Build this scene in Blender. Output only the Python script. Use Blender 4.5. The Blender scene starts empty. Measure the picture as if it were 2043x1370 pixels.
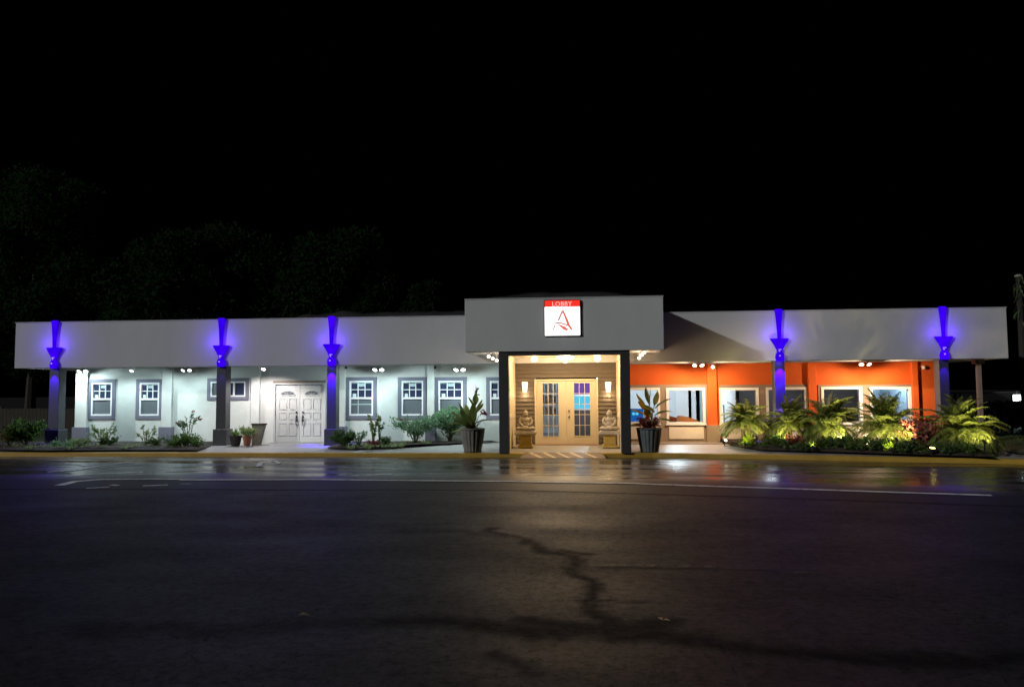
import bpy, bmesh, math, random
import numpy as np
from mathutils import Vector, Matrix, noise
random.seed(7)
S = bpy.context.scene
COL = S.collection
rad = math.radians
W = bpy.data.worlds.new("World"); S.world = W; W.use_nodes = True

# ------------------------------------------------------------------ camera
F = 1500.0; CAMZ = 1.6
Rm = Matrix.Rotation(rad(4.9), 3, 'Z') @ Matrix.Rotation(rad(93.62), 3, 'X') @ Matrix.Rotation(rad(-0.4), 3, 'Z')
cd = bpy.data.cameras.new("camera"); cam = bpy.data.objects.new("camera", cd); COL.objects.link(cam)
cam.matrix_world = Matrix.Translation((0, 0, CAMZ)) @ Rm.to_4x4()
cd.sensor_width = 36.0; cd.lens = F / 2043 * 36.0; cd.clip_end = 2000; cd.clip_start = 0.05
S.camera = cam
def ray(px, py): return Rm @ Vector(((px - 1021.5) / F, -(py - 685) / F, -1))
def onY(px, py, Y):
    d = ray(px, py); return Vector((0, 0, CAMZ)) + d * (Y / d.y)
def onZ(px, py, Z):
    d = ray(px, py); return Vector((0, 0, CAMZ)) + d * ((Z - CAMZ) / d.z)
def fx(px, Y, py=800): return onY(px, py, Y).x
def fz(py, Y, px): return onY(px, py, Y).z

YF = 20.2      # fascia front
YW = 21.35     # main wall front
YP = 18.2      # portico fascia front
YD = 20.4      # entrance wall
def zs(Y): return 0.10 + 0.05 * max(0, min(1, (Y - 18.35) / 1.8))

# ------------------------------------------------------------------ materials
def nodes(name):
    m = bpy.data.materials.new(name); m.use_nodes = True
    nt = m.node_tree; nt.nodes.clear()
    return m, nt, nt.nodes, nt.links
def mat(name, col, rough=0.6, var=0.12, scale=6.0, bump=0.0, bscale=60, spec=0.5, metal=0.0, dirt=0.0, stretch=(1, 1, 1), coat=0):
    m, nt, N, L = nodes(name)
    out = N.new('ShaderNodeOutputMaterial'); b = N.new('ShaderNodeBsdfPrincipled'); L.new(b.outputs[0], out.inputs[0])
    tc = N.new('ShaderNodeTexCoord'); mp = N.new('ShaderNodeMapping'); mp.inputs['Scale'].default_value = stretch
    L.new(tc.outputs['Object'], mp.inputs[0])
    n = N.new('ShaderNodeTexNoise'); n.inputs['Scale'].default_value = scale; n.inputs['Detail'].default_value = 8; n.inputs['Roughness'].default_value = .65
    L.new(mp.outputs[0], n.inputs[0])
    r = N.new('ShaderNodeValToRGB'); c = Vector(col)
    r.color_ramp.elements[0].position = .3; r.color_ramp.elements[1].position = .7
    r.color_ramp.elements[0].color = (*[max(0, x * (1 - var)) for x in col], 1); r.color_ramp.elements[1].color = (*[min(1, x * (1 + var)) for x in col], 1)
    L.new(n.outputs[0], r.inputs[0])
    src = r.outputs[0]
    if dirt > 0:
        n2 = N.new('ShaderNodeTexNoise'); n2.inputs['Scale'].default_value = scale * .35; n2.inputs['Detail'].default_value = 10; n2.inputs['Roughness'].default_value = .75
        L.new(mp.outputs[0], n2.inputs[0])
        r2 = N.new('ShaderNodeValToRGB'); r2.color_ramp.elements[0].position = .52; r2.color_ramp.elements[1].position = .75
        r2.color_ramp.elements[0].color = (0, 0, 0, 1); r2.color_ramp.elements[1].color = (dirt, dirt, dirt, 1)
        L.new(n2.outputs[0], r2.inputs[0])
        mx = N.new('ShaderNodeMixRGB'); mx.inputs[2].default_value = (*[x * .35 for x in col], 1)
        L.new(r2.outputs[0], mx.inputs[0]); L.new(src, mx.inputs[1]); src = mx.outputs[0]
    L.new(src, b.inputs['Base Color'])
    b.inputs['Roughness'].default_value = rough; b.inputs['Metallic'].default_value = metal
    b.inputs['Specular IOR Level'].default_value = spec; b.inputs['Coat Weight'].default_value = coat
    if bump > 0:
        n3 = N.new('ShaderNodeTexNoise'); n3.inputs['Scale'].default_value = bscale; n3.inputs['Detail'].default_value = 5
        L.new(mp.outputs[0], n3.inputs[0])
        bp = N.new('ShaderNodeBump'); bp.inputs['Strength'].default_value = bump; bp.inputs['Distance'].default_value = .02
        L.new(n3.outputs[0], bp.inputs['Height']); L.new(bp.outputs[0], b.inputs['Normal'])
    return m
def emis(name, col, s):
    m, nt, N, L = nodes(name)
    out = N.new('ShaderNodeOutputMaterial'); e = N.new('ShaderNodeEmission'); L.new(e.outputs[0], out.inputs[0])
    e.inputs[0].default_value = (*col, 1); e.inputs[1].default_value = s
    return m
def leafmat(name, c1, c2, trans=.3, rough=.5):
    m, nt, N, L = nodes(name)
    out = N.new('ShaderNodeOutputMaterial'); b = N.new('ShaderNodeBsdfPrincipled')
    g = N.new('ShaderNodeNewGeometry'); r = N.new('ShaderNodeValToRGB')
    r.color_ramp.elements[0].color = (*c1, 1); r.color_ramp.elements[1].color = (*c2, 1)
    L.new(g.outputs['Random Per Island'], r.inputs[0]); L.new(r.outputs[0], b.inputs['Base Color'])
    b.inputs['Roughness'].default_value = rough; b.inputs['Specular IOR Level'].default_value = .3 if rough < .9 else 0
    t = N.new('ShaderNodeBsdfTranslucent'); L.new(r.outputs[0], t.inputs[0])
    mx = N.new('ShaderNodeMixShader'); mx.inputs[0].default_value = trans
    L.new(b.outputs[0], mx.inputs[1]); L.new(t.outputs[0], mx.inputs[2]); L.new(mx.outputs[0], out.inputs[0])
    return m
def glassmat(name, tint=(1, 1, 1), refl=.08):
    m, nt, N, L = nodes(name)
    out = N.new('ShaderNodeOutputMaterial'); t = N.new('ShaderNodeBsdfTransparent'); t.inputs[0].default_value = (*tint, 1)
    gl = N.new('ShaderNodeBsdfGlossy'); gl.inputs['Roughness'].default_value = .02
    lw = N.new('ShaderNodeFresnel'); lw.inputs[0].default_value = 1.45
    mx = N.new('ShaderNodeMixShader'); L.new(lw.outputs[0], mx.inputs[0])
    L.new(t.outputs[0], mx.inputs[1]); L.new(gl.outputs[0], mx.inputs[2]); L.new(mx.outputs[0], out.inputs[0])
    return m
def paintmat(name, col, cover=.5, scale=9, rough=.5):
    """worn road paint: chips show the surface beneath"""
    m, nt, N, L = nodes(name)
    out = N.new('ShaderNodeOutputMaterial'); b = N.new('ShaderNodeBsdfPrincipled'); b.inputs['Base Color'].default_value = (*col, 1); b.inputs['Roughness'].default_value = rough
    t = N.new('ShaderNodeBsdfTransparent'); tc = N.new('ShaderNodeTexCoord')
    n = N.new('ShaderNodeTexNoise'); n.inputs['Scale'].default_value = scale; n.inputs['Detail'].default_value = 9; n.inputs['Roughness'].default_value = .8
    L.new(tc.outputs['Object'], n.inputs[0])
    r = N.new('ShaderNodeValToRGB'); r.color_ramp.elements[0].position = cover - .1; r.color_ramp.elements[1].position = cover + .1
    L.new(n.outputs[0], r.inputs[0])
    mx = N.new('ShaderNodeMixShader'); L.new(r.outputs[0], mx.inputs[0]); L.new(t.outputs[0], mx.inputs[1]); L.new(b.outputs[0], mx.inputs[2]); L.new(mx.outputs[0], out.inputs[0])
    return m

M = {}
M['fascia'] = mat('fascia_paint', (.49, .505, .51), .75, .05, 1.0, .15, 40, dirt=.10, stretch=(1, 1, .4))
M['white'] = mat('white_stucco', (.62, .63, .59), .85, .06, 2.5, .5, 38, dirt=.10)
M['orange'] = mat('orange_stucco', (.66, .112, .010), .8, .06, 2.5, .35, 45)
M['taupe'] = mat('taupe_paint', (.25, .19, .145), .75, .06, 3, .2, 50)
M['slate'] = mat('slate_trim', (.145, .145, .19), .6, .05, 4, .1, 50)
M['colpaint'] = mat('column_paint', (.042, .043, .048), .6, .06, 3, .2, 40)
M['charcoal'] = mat('charcoal_paint', (.035, .034, .036), .55, .1, 3, .15, 40)
M['vinyl'] = mat('white_vinyl', (.80, .80, .80), .35, .02, 3)
M['doorwhite'] = mat('door_white', (.66, .66, .63), .45, .03, 3, .08, 30)
M['cream'] = mat('cream_paint', (.74, .64, .47), .55, .03, 3, .06, 30)
M['siding'] = mat('brown_siding', (.105, .083, .064), .6, .12, 4, .2, 30, stretch=(.3, 1, 3))
M['panelwhite'] = mat('panel_white', (.72, .66, .58), .6, .05, 2, .12, 40, dirt=.12)
M['darkglass'] = mat('dark_glass', (.035, .042, .085), .06, .05, 3, spec=.8)
M['screen'] = mat('insect_screen', (.10, .115, .13), .6, .12, 2)
M['blind'] = mat('pale_blind', (.42, .55, .55), .7, .08, 8)
M['paper'] = mat('paper', (.6, .68, .68), .7, .05, 8)
M['glass'] = glassmat('clear_glass', (.92, .95, .96))
M['metal'] = mat('dark_metal', (.03, .03, .03), .35, .1, 8, metal=.6)
M['brass'] = mat('aged_brass', (.25, .18, .09), .3, .1, 8, metal=.9)
M['steel'] = mat('galvanised_steel', (.35, .36, .37), .45, .1, 8, metal=.7)
M['lampwhite'] = mat('lamp_white', (.7, .7, .68), .4, .02, 5)
M['concrete'] = mat('concrete', (.34, .335, .32), .42, .12, 1.6, .25, 25, dirt=.25)
M['roof'] = mat('roof_membrane', (.045, .045, .05), .14, .2, 2, .5, 5, spec=.8)
M['mulch'] = mat('dark_mulch', (.035, .024, .018), .95, .5, 14, 1.0, 35)
M['soil'] = mat('soil', (.05, .035, .025), .95, .4, 14, 1.0, 35)
M['lawn'] = mat('lawn_ground', (.025, .045, .012), .95, .4, 5, 1.0, 35)
M['bark'] = mat('bark', (.09, .065, .045), .9, .3, 9, 1.0, 25, stretch=(1, 1, .3))
M['rosewood'] = mat('stem', (.12, .12, .06), .8, .2, 15)
M['stone'] = mat('statue_stone', (.36, .31, .24), .8, .15, 9, .4, 40, dirt=.35)
M['yellowped'] = mat('ochre_stone', (.45, .30, .06), .8, .12, 7, .4, 40, dirt=.2)
M['urn'] = mat('weathered_urn', (.15, .14, .125), .75, .25, 8, .4, 25, dirt=.35)
M['urn2'] = mat('dark_urn', (.085, .10, .10), .7, .25, 8, .4, 25, dirt=.3)
M['terracotta'] = mat('terracotta', (.33, .12, .06), .8, .12, 9, .2, 40)
M['darkpot'] = mat('dark_pot', (.035, .026, .026), .5, .15, 9)
M['oldwood'] = mat('old_wood', (.22, .21, .15), .8, .25, 9, .4, 25, stretch=(1, 1, .2))
M['fencewood'] = mat('fence_wood', (.035, .027, .02), .9, .3, 5, .4, 20, stretch=(3, 3, .4))
M['kerbyellow'] = mat('kerb_yellow', (.42, .26, .035), .55, .14, 3, .3, 20, dirt=.45)
M['ramp'] = mat('ramp_concrete', (.20, .15, .11), .5, .14, 3, .3, 25, dirt=.3)
M['rampline'] = paintmat('ramp_stripe', (.78, .62, .38), .42, 10)
M['lineworn'] = paintmat('worn_line', (.80, .82, .82), .40, 8)
M['linefaded'] = paintmat('faded_line', (.72, .76, .78), .46, 6)
M['lineghost'] = paintmat('ghost_line', (.045, .043, .043), .50, 5)
M['intwall'] = mat('interior_wall', (.66, .70, .72), .8, .03, 3)
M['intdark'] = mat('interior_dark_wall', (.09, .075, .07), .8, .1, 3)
M['intblue'] = mat('interior_blue_wall', (.30, .40, .48), .8, .05, 3)
M['intfloor'] = mat('interior_floor', (.25, .22, .2), .35, .15, 3)
M['wood'] = mat('light_wood', (.50, .24, .08), .45, .2, 5, stretch=(1, 1, 6))
M['rack'] = mat('rack_white', (.62, .60, .56), .5, .05, 5)
M['brochure'] = mat('brochures', (.50, .30, .16), .5, .8, 9)
M['domedark'] = mat('dome_dark', (.02, .03, .06), .15, .1, 5, spec=.8)
M['litter'] = mat('dry_leaf', (.34, .27, .14), .8, .2, 20)
# lamps
M['e_cool'] = emis('lamp_cool', (.85, 1, .95), 14)
M['e_cool_dim'] = emis('lamp_cool_dim', (.9, 1, .97), 3)
M['e_warmwhite'] = emis('lamp_warm_white', (1, .92, .82), 8)
M['e_warm'] = emis('lamp_warm', (1, .74, .40), 22)
M['e_warm2'] = emis('lamp_amber', (1, .72, .45), 9)
M['e_sconce'] = emis('sconce_glass', (1, .78, .46), 5)
M['e_pink'] = emis('lamp_pinkish', (1, .82, .68), 6)
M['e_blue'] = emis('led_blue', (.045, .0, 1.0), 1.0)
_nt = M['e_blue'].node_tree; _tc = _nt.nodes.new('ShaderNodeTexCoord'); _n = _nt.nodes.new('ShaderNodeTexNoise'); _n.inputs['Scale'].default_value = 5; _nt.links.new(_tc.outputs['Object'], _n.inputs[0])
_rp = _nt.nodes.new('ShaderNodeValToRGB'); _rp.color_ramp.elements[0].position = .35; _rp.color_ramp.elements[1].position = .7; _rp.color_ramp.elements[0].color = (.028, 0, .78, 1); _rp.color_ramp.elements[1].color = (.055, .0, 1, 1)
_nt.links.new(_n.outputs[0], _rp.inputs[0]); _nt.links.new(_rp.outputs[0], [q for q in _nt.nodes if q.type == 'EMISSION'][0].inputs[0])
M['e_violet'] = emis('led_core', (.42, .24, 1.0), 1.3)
M['e_signwhite'] = emis('sign_white', (1, .985, .97), 2.6)
M['e_signred'] = emis('sign_red', (1.0, .035, .022), 1.0)
M['e_signtext'] = emis('sign_text', (1, .62, .56), 1.0)
M['e_logored'] = emis('sign_logo_red', (.85, .16, .12), 1.0)
M['e_logodark'] = emis('sign_logo_maroon', (.55, .33, .29), 1.0)
M['e_yellow'] = emis('garden_lamp', (1, .80, .16), 8)
M['e_yellowdim'] = emis('garden_lamp_dim', (.9, .85, .16), 1.2)
M['e_screenblue'] = emis('screen_blue', (.01, .11, .42), 1.0)
M['e_screencyan'] = emis('screen_cyan', (.12, .62, .85), 1.1)
M['e_purple'] = emis('screen_purple', (.20, .10, .42), 1.0)
# plants
M['leaf'] = leafmat('leaf_green', (.045, .11, .022), (.15, .25, .055), .45)
M['leafdark'] = leafmat('leaf_dark', (.035, .08, .022), (.09, .15, .045), .4)
M['leaflight'] = leafmat('leaf_light', (.16, .25, .08), (.36, .42, .20), .48)
M['leafblue'] = leafmat('leaf_glaucous', (.09, .20, .10), (.25, .38, .22), .48)
M['leafdry'] = leafmat('leaf_dry', (.12, .09, .04), (.28, .20, .09))
M['palmleaf'] = leafmat('palm_leaf', (.16, .22, .055), (.36, .42, .13), .5)
M['tuft'] = leafmat('tuft_leaf', (.06, .11, .015), (.20, .26, .05))
M['cannaleaf'] = leafmat('canna_leaf', (.12, .17, .04), (.28, .31, .10), .45)
M['cannayellow'] = leafmat('canna_yellow', (.34, .24, .03), (.50, .38, .06))
M['red'] = leafmat('red_leaf', (.16, .022, .02), (.32, .07, .05))
M['pinkleaf'] = leafmat('pink_leaf', (.28, .07, .06), (.48, .20, .16))
M['flower'] = leafmat('flower_pink', (.45, .12, .11), (.60, .28, .22))
M['treeleaf'] = leafmat('tree_leaf', (.013, .031, .011), (.016, .037, .013), .5, 1.0)
M['treebark'] = mat('tree_bark', (.02, .017, .014), .9, .3, 4)
M['hedge'] = leafmat('hedge_leaf', (.005, .014, .008), (.018, .04, .02), .2)

# ------------------------------------------------------------------ mesh builder
class MB:
    def __init__(s): s.v = []; s.f = []; s.mi = []
    def add(s, vs, fs, mi=0):
        o = len(s.v); s.v += [tuple(v) for v in vs]; s.f += [tuple(i + o for i in f) for f in fs]; s.mi += [mi] * len(fs); return s
    def box(s, x0, x1, y0, y1, z0, z1, mi=0):
        vs = [(x0, y0, z0), (x1, y0, z0), (x1, y1, z0), (x0, y1, z0), (x0, y0, z1), (x1, y0, z1), (x1, y1, z1), (x0, y1, z1)]
        return s.add(vs, [(0, 3, 2, 1), (4, 5, 6, 7), (0, 1, 5, 4), (1, 2, 6, 5), (2, 3, 7, 6), (3, 0, 4, 7)], mi)
    def quad(s, a, b, c, d, mi=0): return s.add([a, b, c, d], [(0, 1, 2, 3)], mi)
    def tube(s, pts, r, n=6, mi=0, cap=True):
        pts = [Vector(p) for p in pts]; rs = r if isinstance(r, (list, tuple)) else [r] * len(pts)
        vs = []; fs = []
        for i, p in enumerate(pts):
            t = (pts[min(i + 1, len(pts) - 1)] - pts[max(i - 1, 0)]).normalized()
            a = t.orthogonal().normalized() if i == 0 else (a - t * a.dot(t)).normalized()
            b = t.cross(a)
            for k in range(n):
                an = 2 * math.pi * k / n; vs.append(p + (a * math.cos(an) + b * math.sin(an)) * rs[i])
        for i in range(len(pts) - 1):
            for k in range(n):
                fs.append((i * n + k, i * n + (k + 1) % n, (i + 1) * n + (k + 1) % n, (i + 1) * n + k))
        if cap: fs.append(tuple(range(n - 1, -1, -1))); fs.append(tuple((len(pts) - 1) * n + k for k in range(n)))
        return s.add(vs, fs, mi)
    def lathe(s, prof, c=(0, 0, 0), n=24, mi=0, flute=0, nf=0, sy=1.0):
        vs = []; fs = []
        for (r, z) in prof:
            for k in range(n):
                an = 2 * math.pi * k / n; rr = r * (1 + flute * math.cos(nf * an)) if nf else r
                vs.append((c[0] + rr * math.cos(an), c[1] + rr * math.sin(an) * sy, c[2] + z))
        for i in range(len(prof) - 1):
            for k in range(n): fs.append((i * n + k, i * n + (k + 1) % n, (i + 1) * n + (k + 1) % n, (i + 1) * n + k))
        fs.append(tuple(range(n - 1, -1, -1))); fs.append(tuple((len(prof) - 1) * n + k for k in range(n)))
        return s.add(vs, fs, mi)
    def ball(s, c, r, n=12, m=8, mi=0):
        rx, ry, rz = r if isinstance(r, (tuple, list)) else (r, r, r)
        prof = []; vs = [(c[0], c[1], c[2] - rz)]; fs = []
        for i in range(1, m):
            t = math.pi * i / m
            for k in range(n):
                a = 2 * math.pi * k / n
                vs.append((c[0] + rx * math.sin(t) * math.cos(a), c[1] + ry * math.sin(t) * math.sin(a), c[2] - rz * math.cos(t)))
        vs.append((c[0], c[1], c[2] + rz)); last = len(vs) - 1
        for k in range(n): fs.append((0, 1 + (k + 1) % n, 1 + k))
        for i in range(m - 2):
            for k in range(n): fs.append((1 + i * n + k, 1 + i * n + (k + 1) % n, 1 + (i + 1) * n + (k + 1) % n, 1 + (i + 1) * n + k))
        b = 1 + (m - 2) * n
        for k in range(n): fs.append((b + k, b + (k + 1) % n, last))
        return s.add(vs, fs, mi)
    def prism(s, pts, y0, y1, mi=0):
        """polygon in xz extruded along y"""
        n = len(pts); vs = [(x, y0, z) for x, z in pts] + [(x, y1, z) for x, z in pts]
        fs = [tuple(range(n)), tuple(range(2 * n - 1, n - 1, -1))] + [(i, i + n, (i + 1) % n + n, (i + 1) % n) for i in range(n)]
        return s.add(vs, fs, mi)
    def build(s, name, mats, parent=None, smooth=False, bevel=0, origin=None):
        me = bpy.data.meshes.new(name)
        vs = s.v
        o = Vector(origin) if origin is not None else Vector((0, 0, 0))
        if origin is not None: vs = [tuple(Vector(v) - o) for v in vs]
        me.from_pydata(vs, [], s.f)
        if not isinstance(mats, (list, tuple)): mats = [mats]
        for m in mats: me.materials.append(m)
        me.polygons.foreach_set('material_index', s.mi)
        if smooth: me.polygons.foreach_set('use_smooth', [True] * len(s.f))
        bm = bmesh.new(); bm.from_mesh(me); bmesh.ops.recalc_face_normals(bm, faces=bm.faces)
        if bevel: bmesh.ops.bevel(bm, geom=[e for e in bm.edges if len(e.link_faces) == 2], offset=bevel, segments=1, affect='EDGES', clamp_overlap=True)
        bm.to_mesh(me); bm.free()
        ob = bpy.data.objects.new(name, me); COL.objects.link(ob)
        if parent is not None:
            ob.parent = parent
            wp = world_loc(parent)
            ob.location = o - wp
        else: ob.location = o
        return ob
def world_loc(o):
    l = Vector(o.location)
    while o.parent: o = o.parent; l += Vector(o.location)
    return l
def tag(o, label=None, cat=None, group=None, kind=None):
    if label: o['label'] = label
    if cat: o['category'] = cat
    if group: o['group'] = group
    if kind: o['kind'] = kind
    return o
def thing(name, loc, label, cat, group=None):
    o = bpy.data.objects.new(name, None); COL.objects.link(o); o.location = loc; o.empty_display_size = .1
    return tag(o, label, cat, group)
def light(name, typ, loc, power, col=(1, 1, 1), radius=.05, target=None, angle=None, blend=.6, parent=None):
    ld = bpy.data.lights.new(name, typ); ld.energy = power; ld.color = col
    if typ in ('POINT', 'SPOT'): ld.shadow_soft_size = radius
    o = bpy.data.objects.new(name, ld); COL.objects.link(o); o.location = loc
    if typ == 'SPOT': ld.spot_size = rad(angle or 90); ld.spot_blend = blend
    if target is not None:
        o.rotation_euler = (Vector(target) - Vector(loc)).to_track_quat('-Z', 'Y').to_euler()
    if parent is not None: o.parent = parent; o.location = Vector(loc) - world_loc(parent)
    return o

# ------------------------------------------------------------------ ground: asphalt
KERB = [(-40, 18.9), (-18, 18.45), (-8.5, 18.36), (-2.6, 18.27), (1.8, 18.32), (3.3, 18.08), (5.06, 17.67), (9.28, 16.68), (13, 15.8), (22, 13.2)]
def kerbY(x):
    for (a, b), (c, d) in zip(KERB, KERB[1:]):
        if a <= x <= c: return b + (d - b) * (x - a) / (c - a)
    return 18.4
def build_asphalt():
    xs = np.unique(np.concatenate([np.array([-300, -120, -60, -30, -22, -18]), np.arange(-15.5, 12.01, .07), np.array([14, 18, 25, 50, 120, 300])]))
    ys = np.unique(np.concatenate([np.array([-200, -60, -20, -5, 0, 2]), np.arange(3.0, 8, .05), np.arange(8, 18.9, .07), np.array([20, 24, 30, 45, 80, 160, 400, 900])]))
    X, Y = np.meshgrid(xs, ys); nx, ny = len(xs), len(ys)
    x = X.ravel(); y = Y.ravel()
    # cheap value noise warp
    rng = np.random.RandomState(3)
    def fbm(u, v, f, oct=4, seed=0):
        tot = np.zeros_like(u); amp = .5
        r2 = np.random.RandomState(seed); G = r2.rand(128, 128)
        for o in range(oct):
            a = u * f; b = v * f; i = np.floor(a).astype(int); j = np.floor(b).astype(int)
            p = a - i; q = b - j; p = p * p * (3 - 2 * p); q = q * q * (3 - 2 * q)
            g = lambda ii, jj: G[ii % 128, jj % 128]
            tot += amp * ((g(i, j) * (1 - p) + g(i + 1, j) * p) * (1 - q) + (g(i, j + 1) * (1 - p) + g(i + 1, j + 1) * p) * q - .5)
            f *= 2.1; amp *= .55
        return tot
    def dist(poly):
        d = np.full(x.shape, 1e9)
        wx = x + .35 * fbm(x, y, 2.2, 4, 11); wy = y + .35 * fbm(x, y, 2.2, 4, 12)
        for a, b in zip(poly, poly[1:]):
            ax, ay = a; bx, by = b; dx, dy = bx - ax, by - ay; t = np.clip(((wx - ax) * dx + (wy - ay) * dy) / (dx * dx + dy * dy + 1e-9), 0, 1)
            d = np.minimum(d, np.hypot(wx - ax - t * dx, wy - ay - t * dy))
        return d
    def sm(d, a, b): t = np.clip((b - d) / (b - a), 0, 1); return t * t * (3 - 2 * t)
    G = lambda pts: [tuple(onZ(p, q, 0)[:2]) for p, q in pts]
    stain = np.zeros_like(x)
    def put(pts, a, b, k): nonlocal_s = sm(dist(G(pts)), a, b) * k; np.maximum(stain, nonlocal_s, out=stain)
    put([(985, 1052), (1040, 1075), (1090, 1100), (1130, 1108), (1150, 1140), (1180, 1175), (1205, 1215), (1222, 1245)], .015, .13, .95)
    put([(1120, 1098), (1170, 1104)], .02, .08, .9)
    put([(380, 1262), (640, 1243), (820, 1238)], .02, .3, .55)
    put([(820, 1238), (950, 1243), (1060, 1268), (1150, 1250), (1250, 1268), (1330, 1262), (1450, 1285), (1600, 1300), (1800, 1312), (2100, 1310)], .03, .25, .92)
    put([(1080, 1240), (1240, 1250), (1330, 1240)], .05, .2, .9)
    put([(820, 1058), (930, 1060), (1020, 1068)], .03, .2, .45)
    put([(180, 1252), (300, 1250), (420, 1255)], .05, .3, .5)
    put([(980, 1300), (1040, 1320), (1080, 1345)], .02, .1, .7)
    put([(1200, 1195), (1290, 1193)], .005, .05, .7)
    # smoother sealed lane by the kerb with a visible joint
    J = G([(-400, 975), (330, 976), (700, 977), (1022, 978), (1300, 985), (1650, 997), (1850, 1003), (2300, 1020)])
    jx = np.array([p[0] for p in J]); jy = np.array([p[1] for p in J])
    dj = y - np.interp(x, jx, jy) + .12 * fbm(x, y, .8, 3, 5)
    lane = sm(-dj, -.12, .05) * (y < 25)
    joint = sm(np.abs(dj), .02, .10) * (np.abs(x) < 14)
    np.maximum(stain, joint * .8, out=stain)
    # damp, freshly sealed strip next to the kerb
    K = np.interp(x, [k[0] for k in KERB], [k[1] for k in KERB])
    L2 = G([(-400, 956), (330, 957), (1022, 961), (1400, 968), (1980, 988), (2300, 1000)])
    dl = y - np.interp(x, [p[0] for p in L2], [p[1] for p in L2]) + .25 * fbm(x, y, .6, 3, 8)
    wet = sm(-dl, -1.1, .15) * (y < 25)
    me = bpy.data.meshes.new('asphalt')
    idx = np.arange(nx * ny).reshape(ny, nx)
    quads = np.stack([idx[:-1, :-1], idx[:-1, 1:], idx[1:, 1:], idx[1:, :-1]], -1).reshape(-1, 4)
    z = np.zeros_like(x); near = (np.abs(x) < 15.6) & (y > 2.5) & (y < 17.5)
    z[near] = .006 * fbm(x, y, .35, 3, 21)[near]
    me.from_pydata(np.stack([x, y, z], -1).tolist(), [], quads.tolist())
    for nm, arr in (('stain', stain), ('lane', lane), ('wet', wet)):
        a = me.attributes.new(nm, 'FLOAT', 'POINT'); a.data.foreach_set('value', arr.astype(np.float32))
    me.polygons.foreach_set('use_smooth', [True] * len(me.polygons))
    m, nt, N, L = nodes('asphalt')
    out = N.new('ShaderNodeOutputMaterial'); b = N.new('ShaderNodeBsdfPrincipled'); L.new(b.outputs[0], out.inputs[0])
    tc = N.new('ShaderNodeTexCoord')
    def att(n): q = N.new('ShaderNodeAttribute'); q.attribute_name = n; return q.outputs['Fac']
    def noi(scale, det=8, ro=.6, st=(1, 1, 1)):
        mp = N.new('ShaderNodeMapping'); mp.inputs['Scale'].default_value = st; L.new(tc.outputs['Object'], mp.inputs[0])
        q = N.new('ShaderNodeTexNoise'); q.inputs['Scale'].default_value = scale; q.inputs['Detail'].default_value = det; q.inputs['Roughness'].default_value = ro; L.new(mp.outputs[0], q.inputs[0]); return q.outputs[0]
    def ramp(s, p0, p1, c0, c1):
        r = N.new('ShaderNodeValToRGB'); r.color_ramp.elements[0].position = p0; r.color_ramp.elements[1].position = p1
        r.color_ramp.elements[0].color = (*c0, 1) if not isinstance(c0, (int, float)) else (c0, c0, c0, 1); r.color_ramp.elements[1].color = (*c1, 1) if not isinstance(c1, (int, float)) else (c1, c1, c1, 1)
        L.new(s, r.inputs[0]); return r.outputs[0]
    def mix(f, a, c, typ='MIX'):
        q = N.new('ShaderNodeMixRGB'); q.blend_type = typ
        for i, s in enumerate((f, a, c)):
            if hasattr(s, 'is_linked'): L.new(s, q.inputs[i])
            elif i == 0: q.inputs[0].default_value = s
            else: q.inputs[i].default_value = (*s, 1) if not isinstance(s, (int, float)) else (s, s, s, 1)
        return q.outputs[0]
    base = ramp(noi(.55, 8, .7), .34, .66, (.008, .008, .011), (.028, .0275, .030))
    agg = ramp(noi(13, 8, .95), .40, .62, .12, 2.2)
    col = mix(1.0, base, agg, 'MULTIPLY')
    # hairline alligator cracking
    vo = N.new('ShaderNodeTexVoronoi'); vo.feature = 'DISTANCE_TO_EDGE'; vo.inputs['Scale'].default_value = 6.5; vo.inputs['Randomness'].default_value = 1.0
    mpw = N.new('ShaderNodeMixRGB'); mpw.blend_type = 'ADD'; mpw.inputs[0].default_value = .45
    nz = N.new('ShaderNodeTexNoise'); nz.inputs['Scale'].default_value = 3; nz.inputs['Detail'].default_value = 6
    L.new(tc.outputs['Object'], nz.inputs[0]); L.new(tc.outputs['Object'], mpw.inputs[1]); L.new(nz.outputs['Color'], mpw.inputs[2]); L.new(mpw.outputs[0], vo.inputs['Vector'])
    crk = ramp(vo.outputs['Distance'], .0, .04, .85, 0)
    crkmask = ramp(noi(.55, 5, .7), .47, .62, 0, 1)
    crkf = mix(1.0, crk, crkmask, 'MULTIPLY')
    crkf = mix(att('lane'), crkf, (0, 0, 0))
    col = mix(crkf, col, (.006, .006, .006))
    col = mix(att('lane'), col, mix(1.0, ramp(noi(1.3, 6, .6, (.3, 1, 1)), .3, .7, (.012, .012, .013), (.024, .023, .024)), agg, 'MULTIPLY'))
    stn = mix(1.0, att('stain'), ramp(noi(7, 7, .75), .34, .54, .55, 1.0), 'MULTIPLY')
    col = mix(stn, col, (.006, .006, .007))
    L.new(col, b.inputs['Base Color'])
    r0 = ramp(noi(.9, 6, .6, (.5, 1, 1)), .3, .7, .46, .66)
    r1 = ramp(noi(1.5, 7, .65, (.16, 1, 1)), .38, .62, .12, .40)
    rr = mix(att('lane'), r0, .52); rr = mix(stn, rr, .75); rr = mix(att('wet'), rr, r1)
    L.new(rr, b.inputs['Roughness'])
    sp = mix(1.0, ramp(noi(.8, 6, .65), .32, .68, .16, .52), ramp(noi(11, 8, .95), .40, .62, .10, 2.0), 'MULTIPLY')
    sp = mix(crkf, sp, 0.0); sp = mix(stn, sp, .08); sp = mix(att('lane'), sp, mix(stn, .20, .05)); sp = mix(att('wet'), sp, 1.0)
    L.new(sp, b.inputs['Specular IOR Level'])
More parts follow.
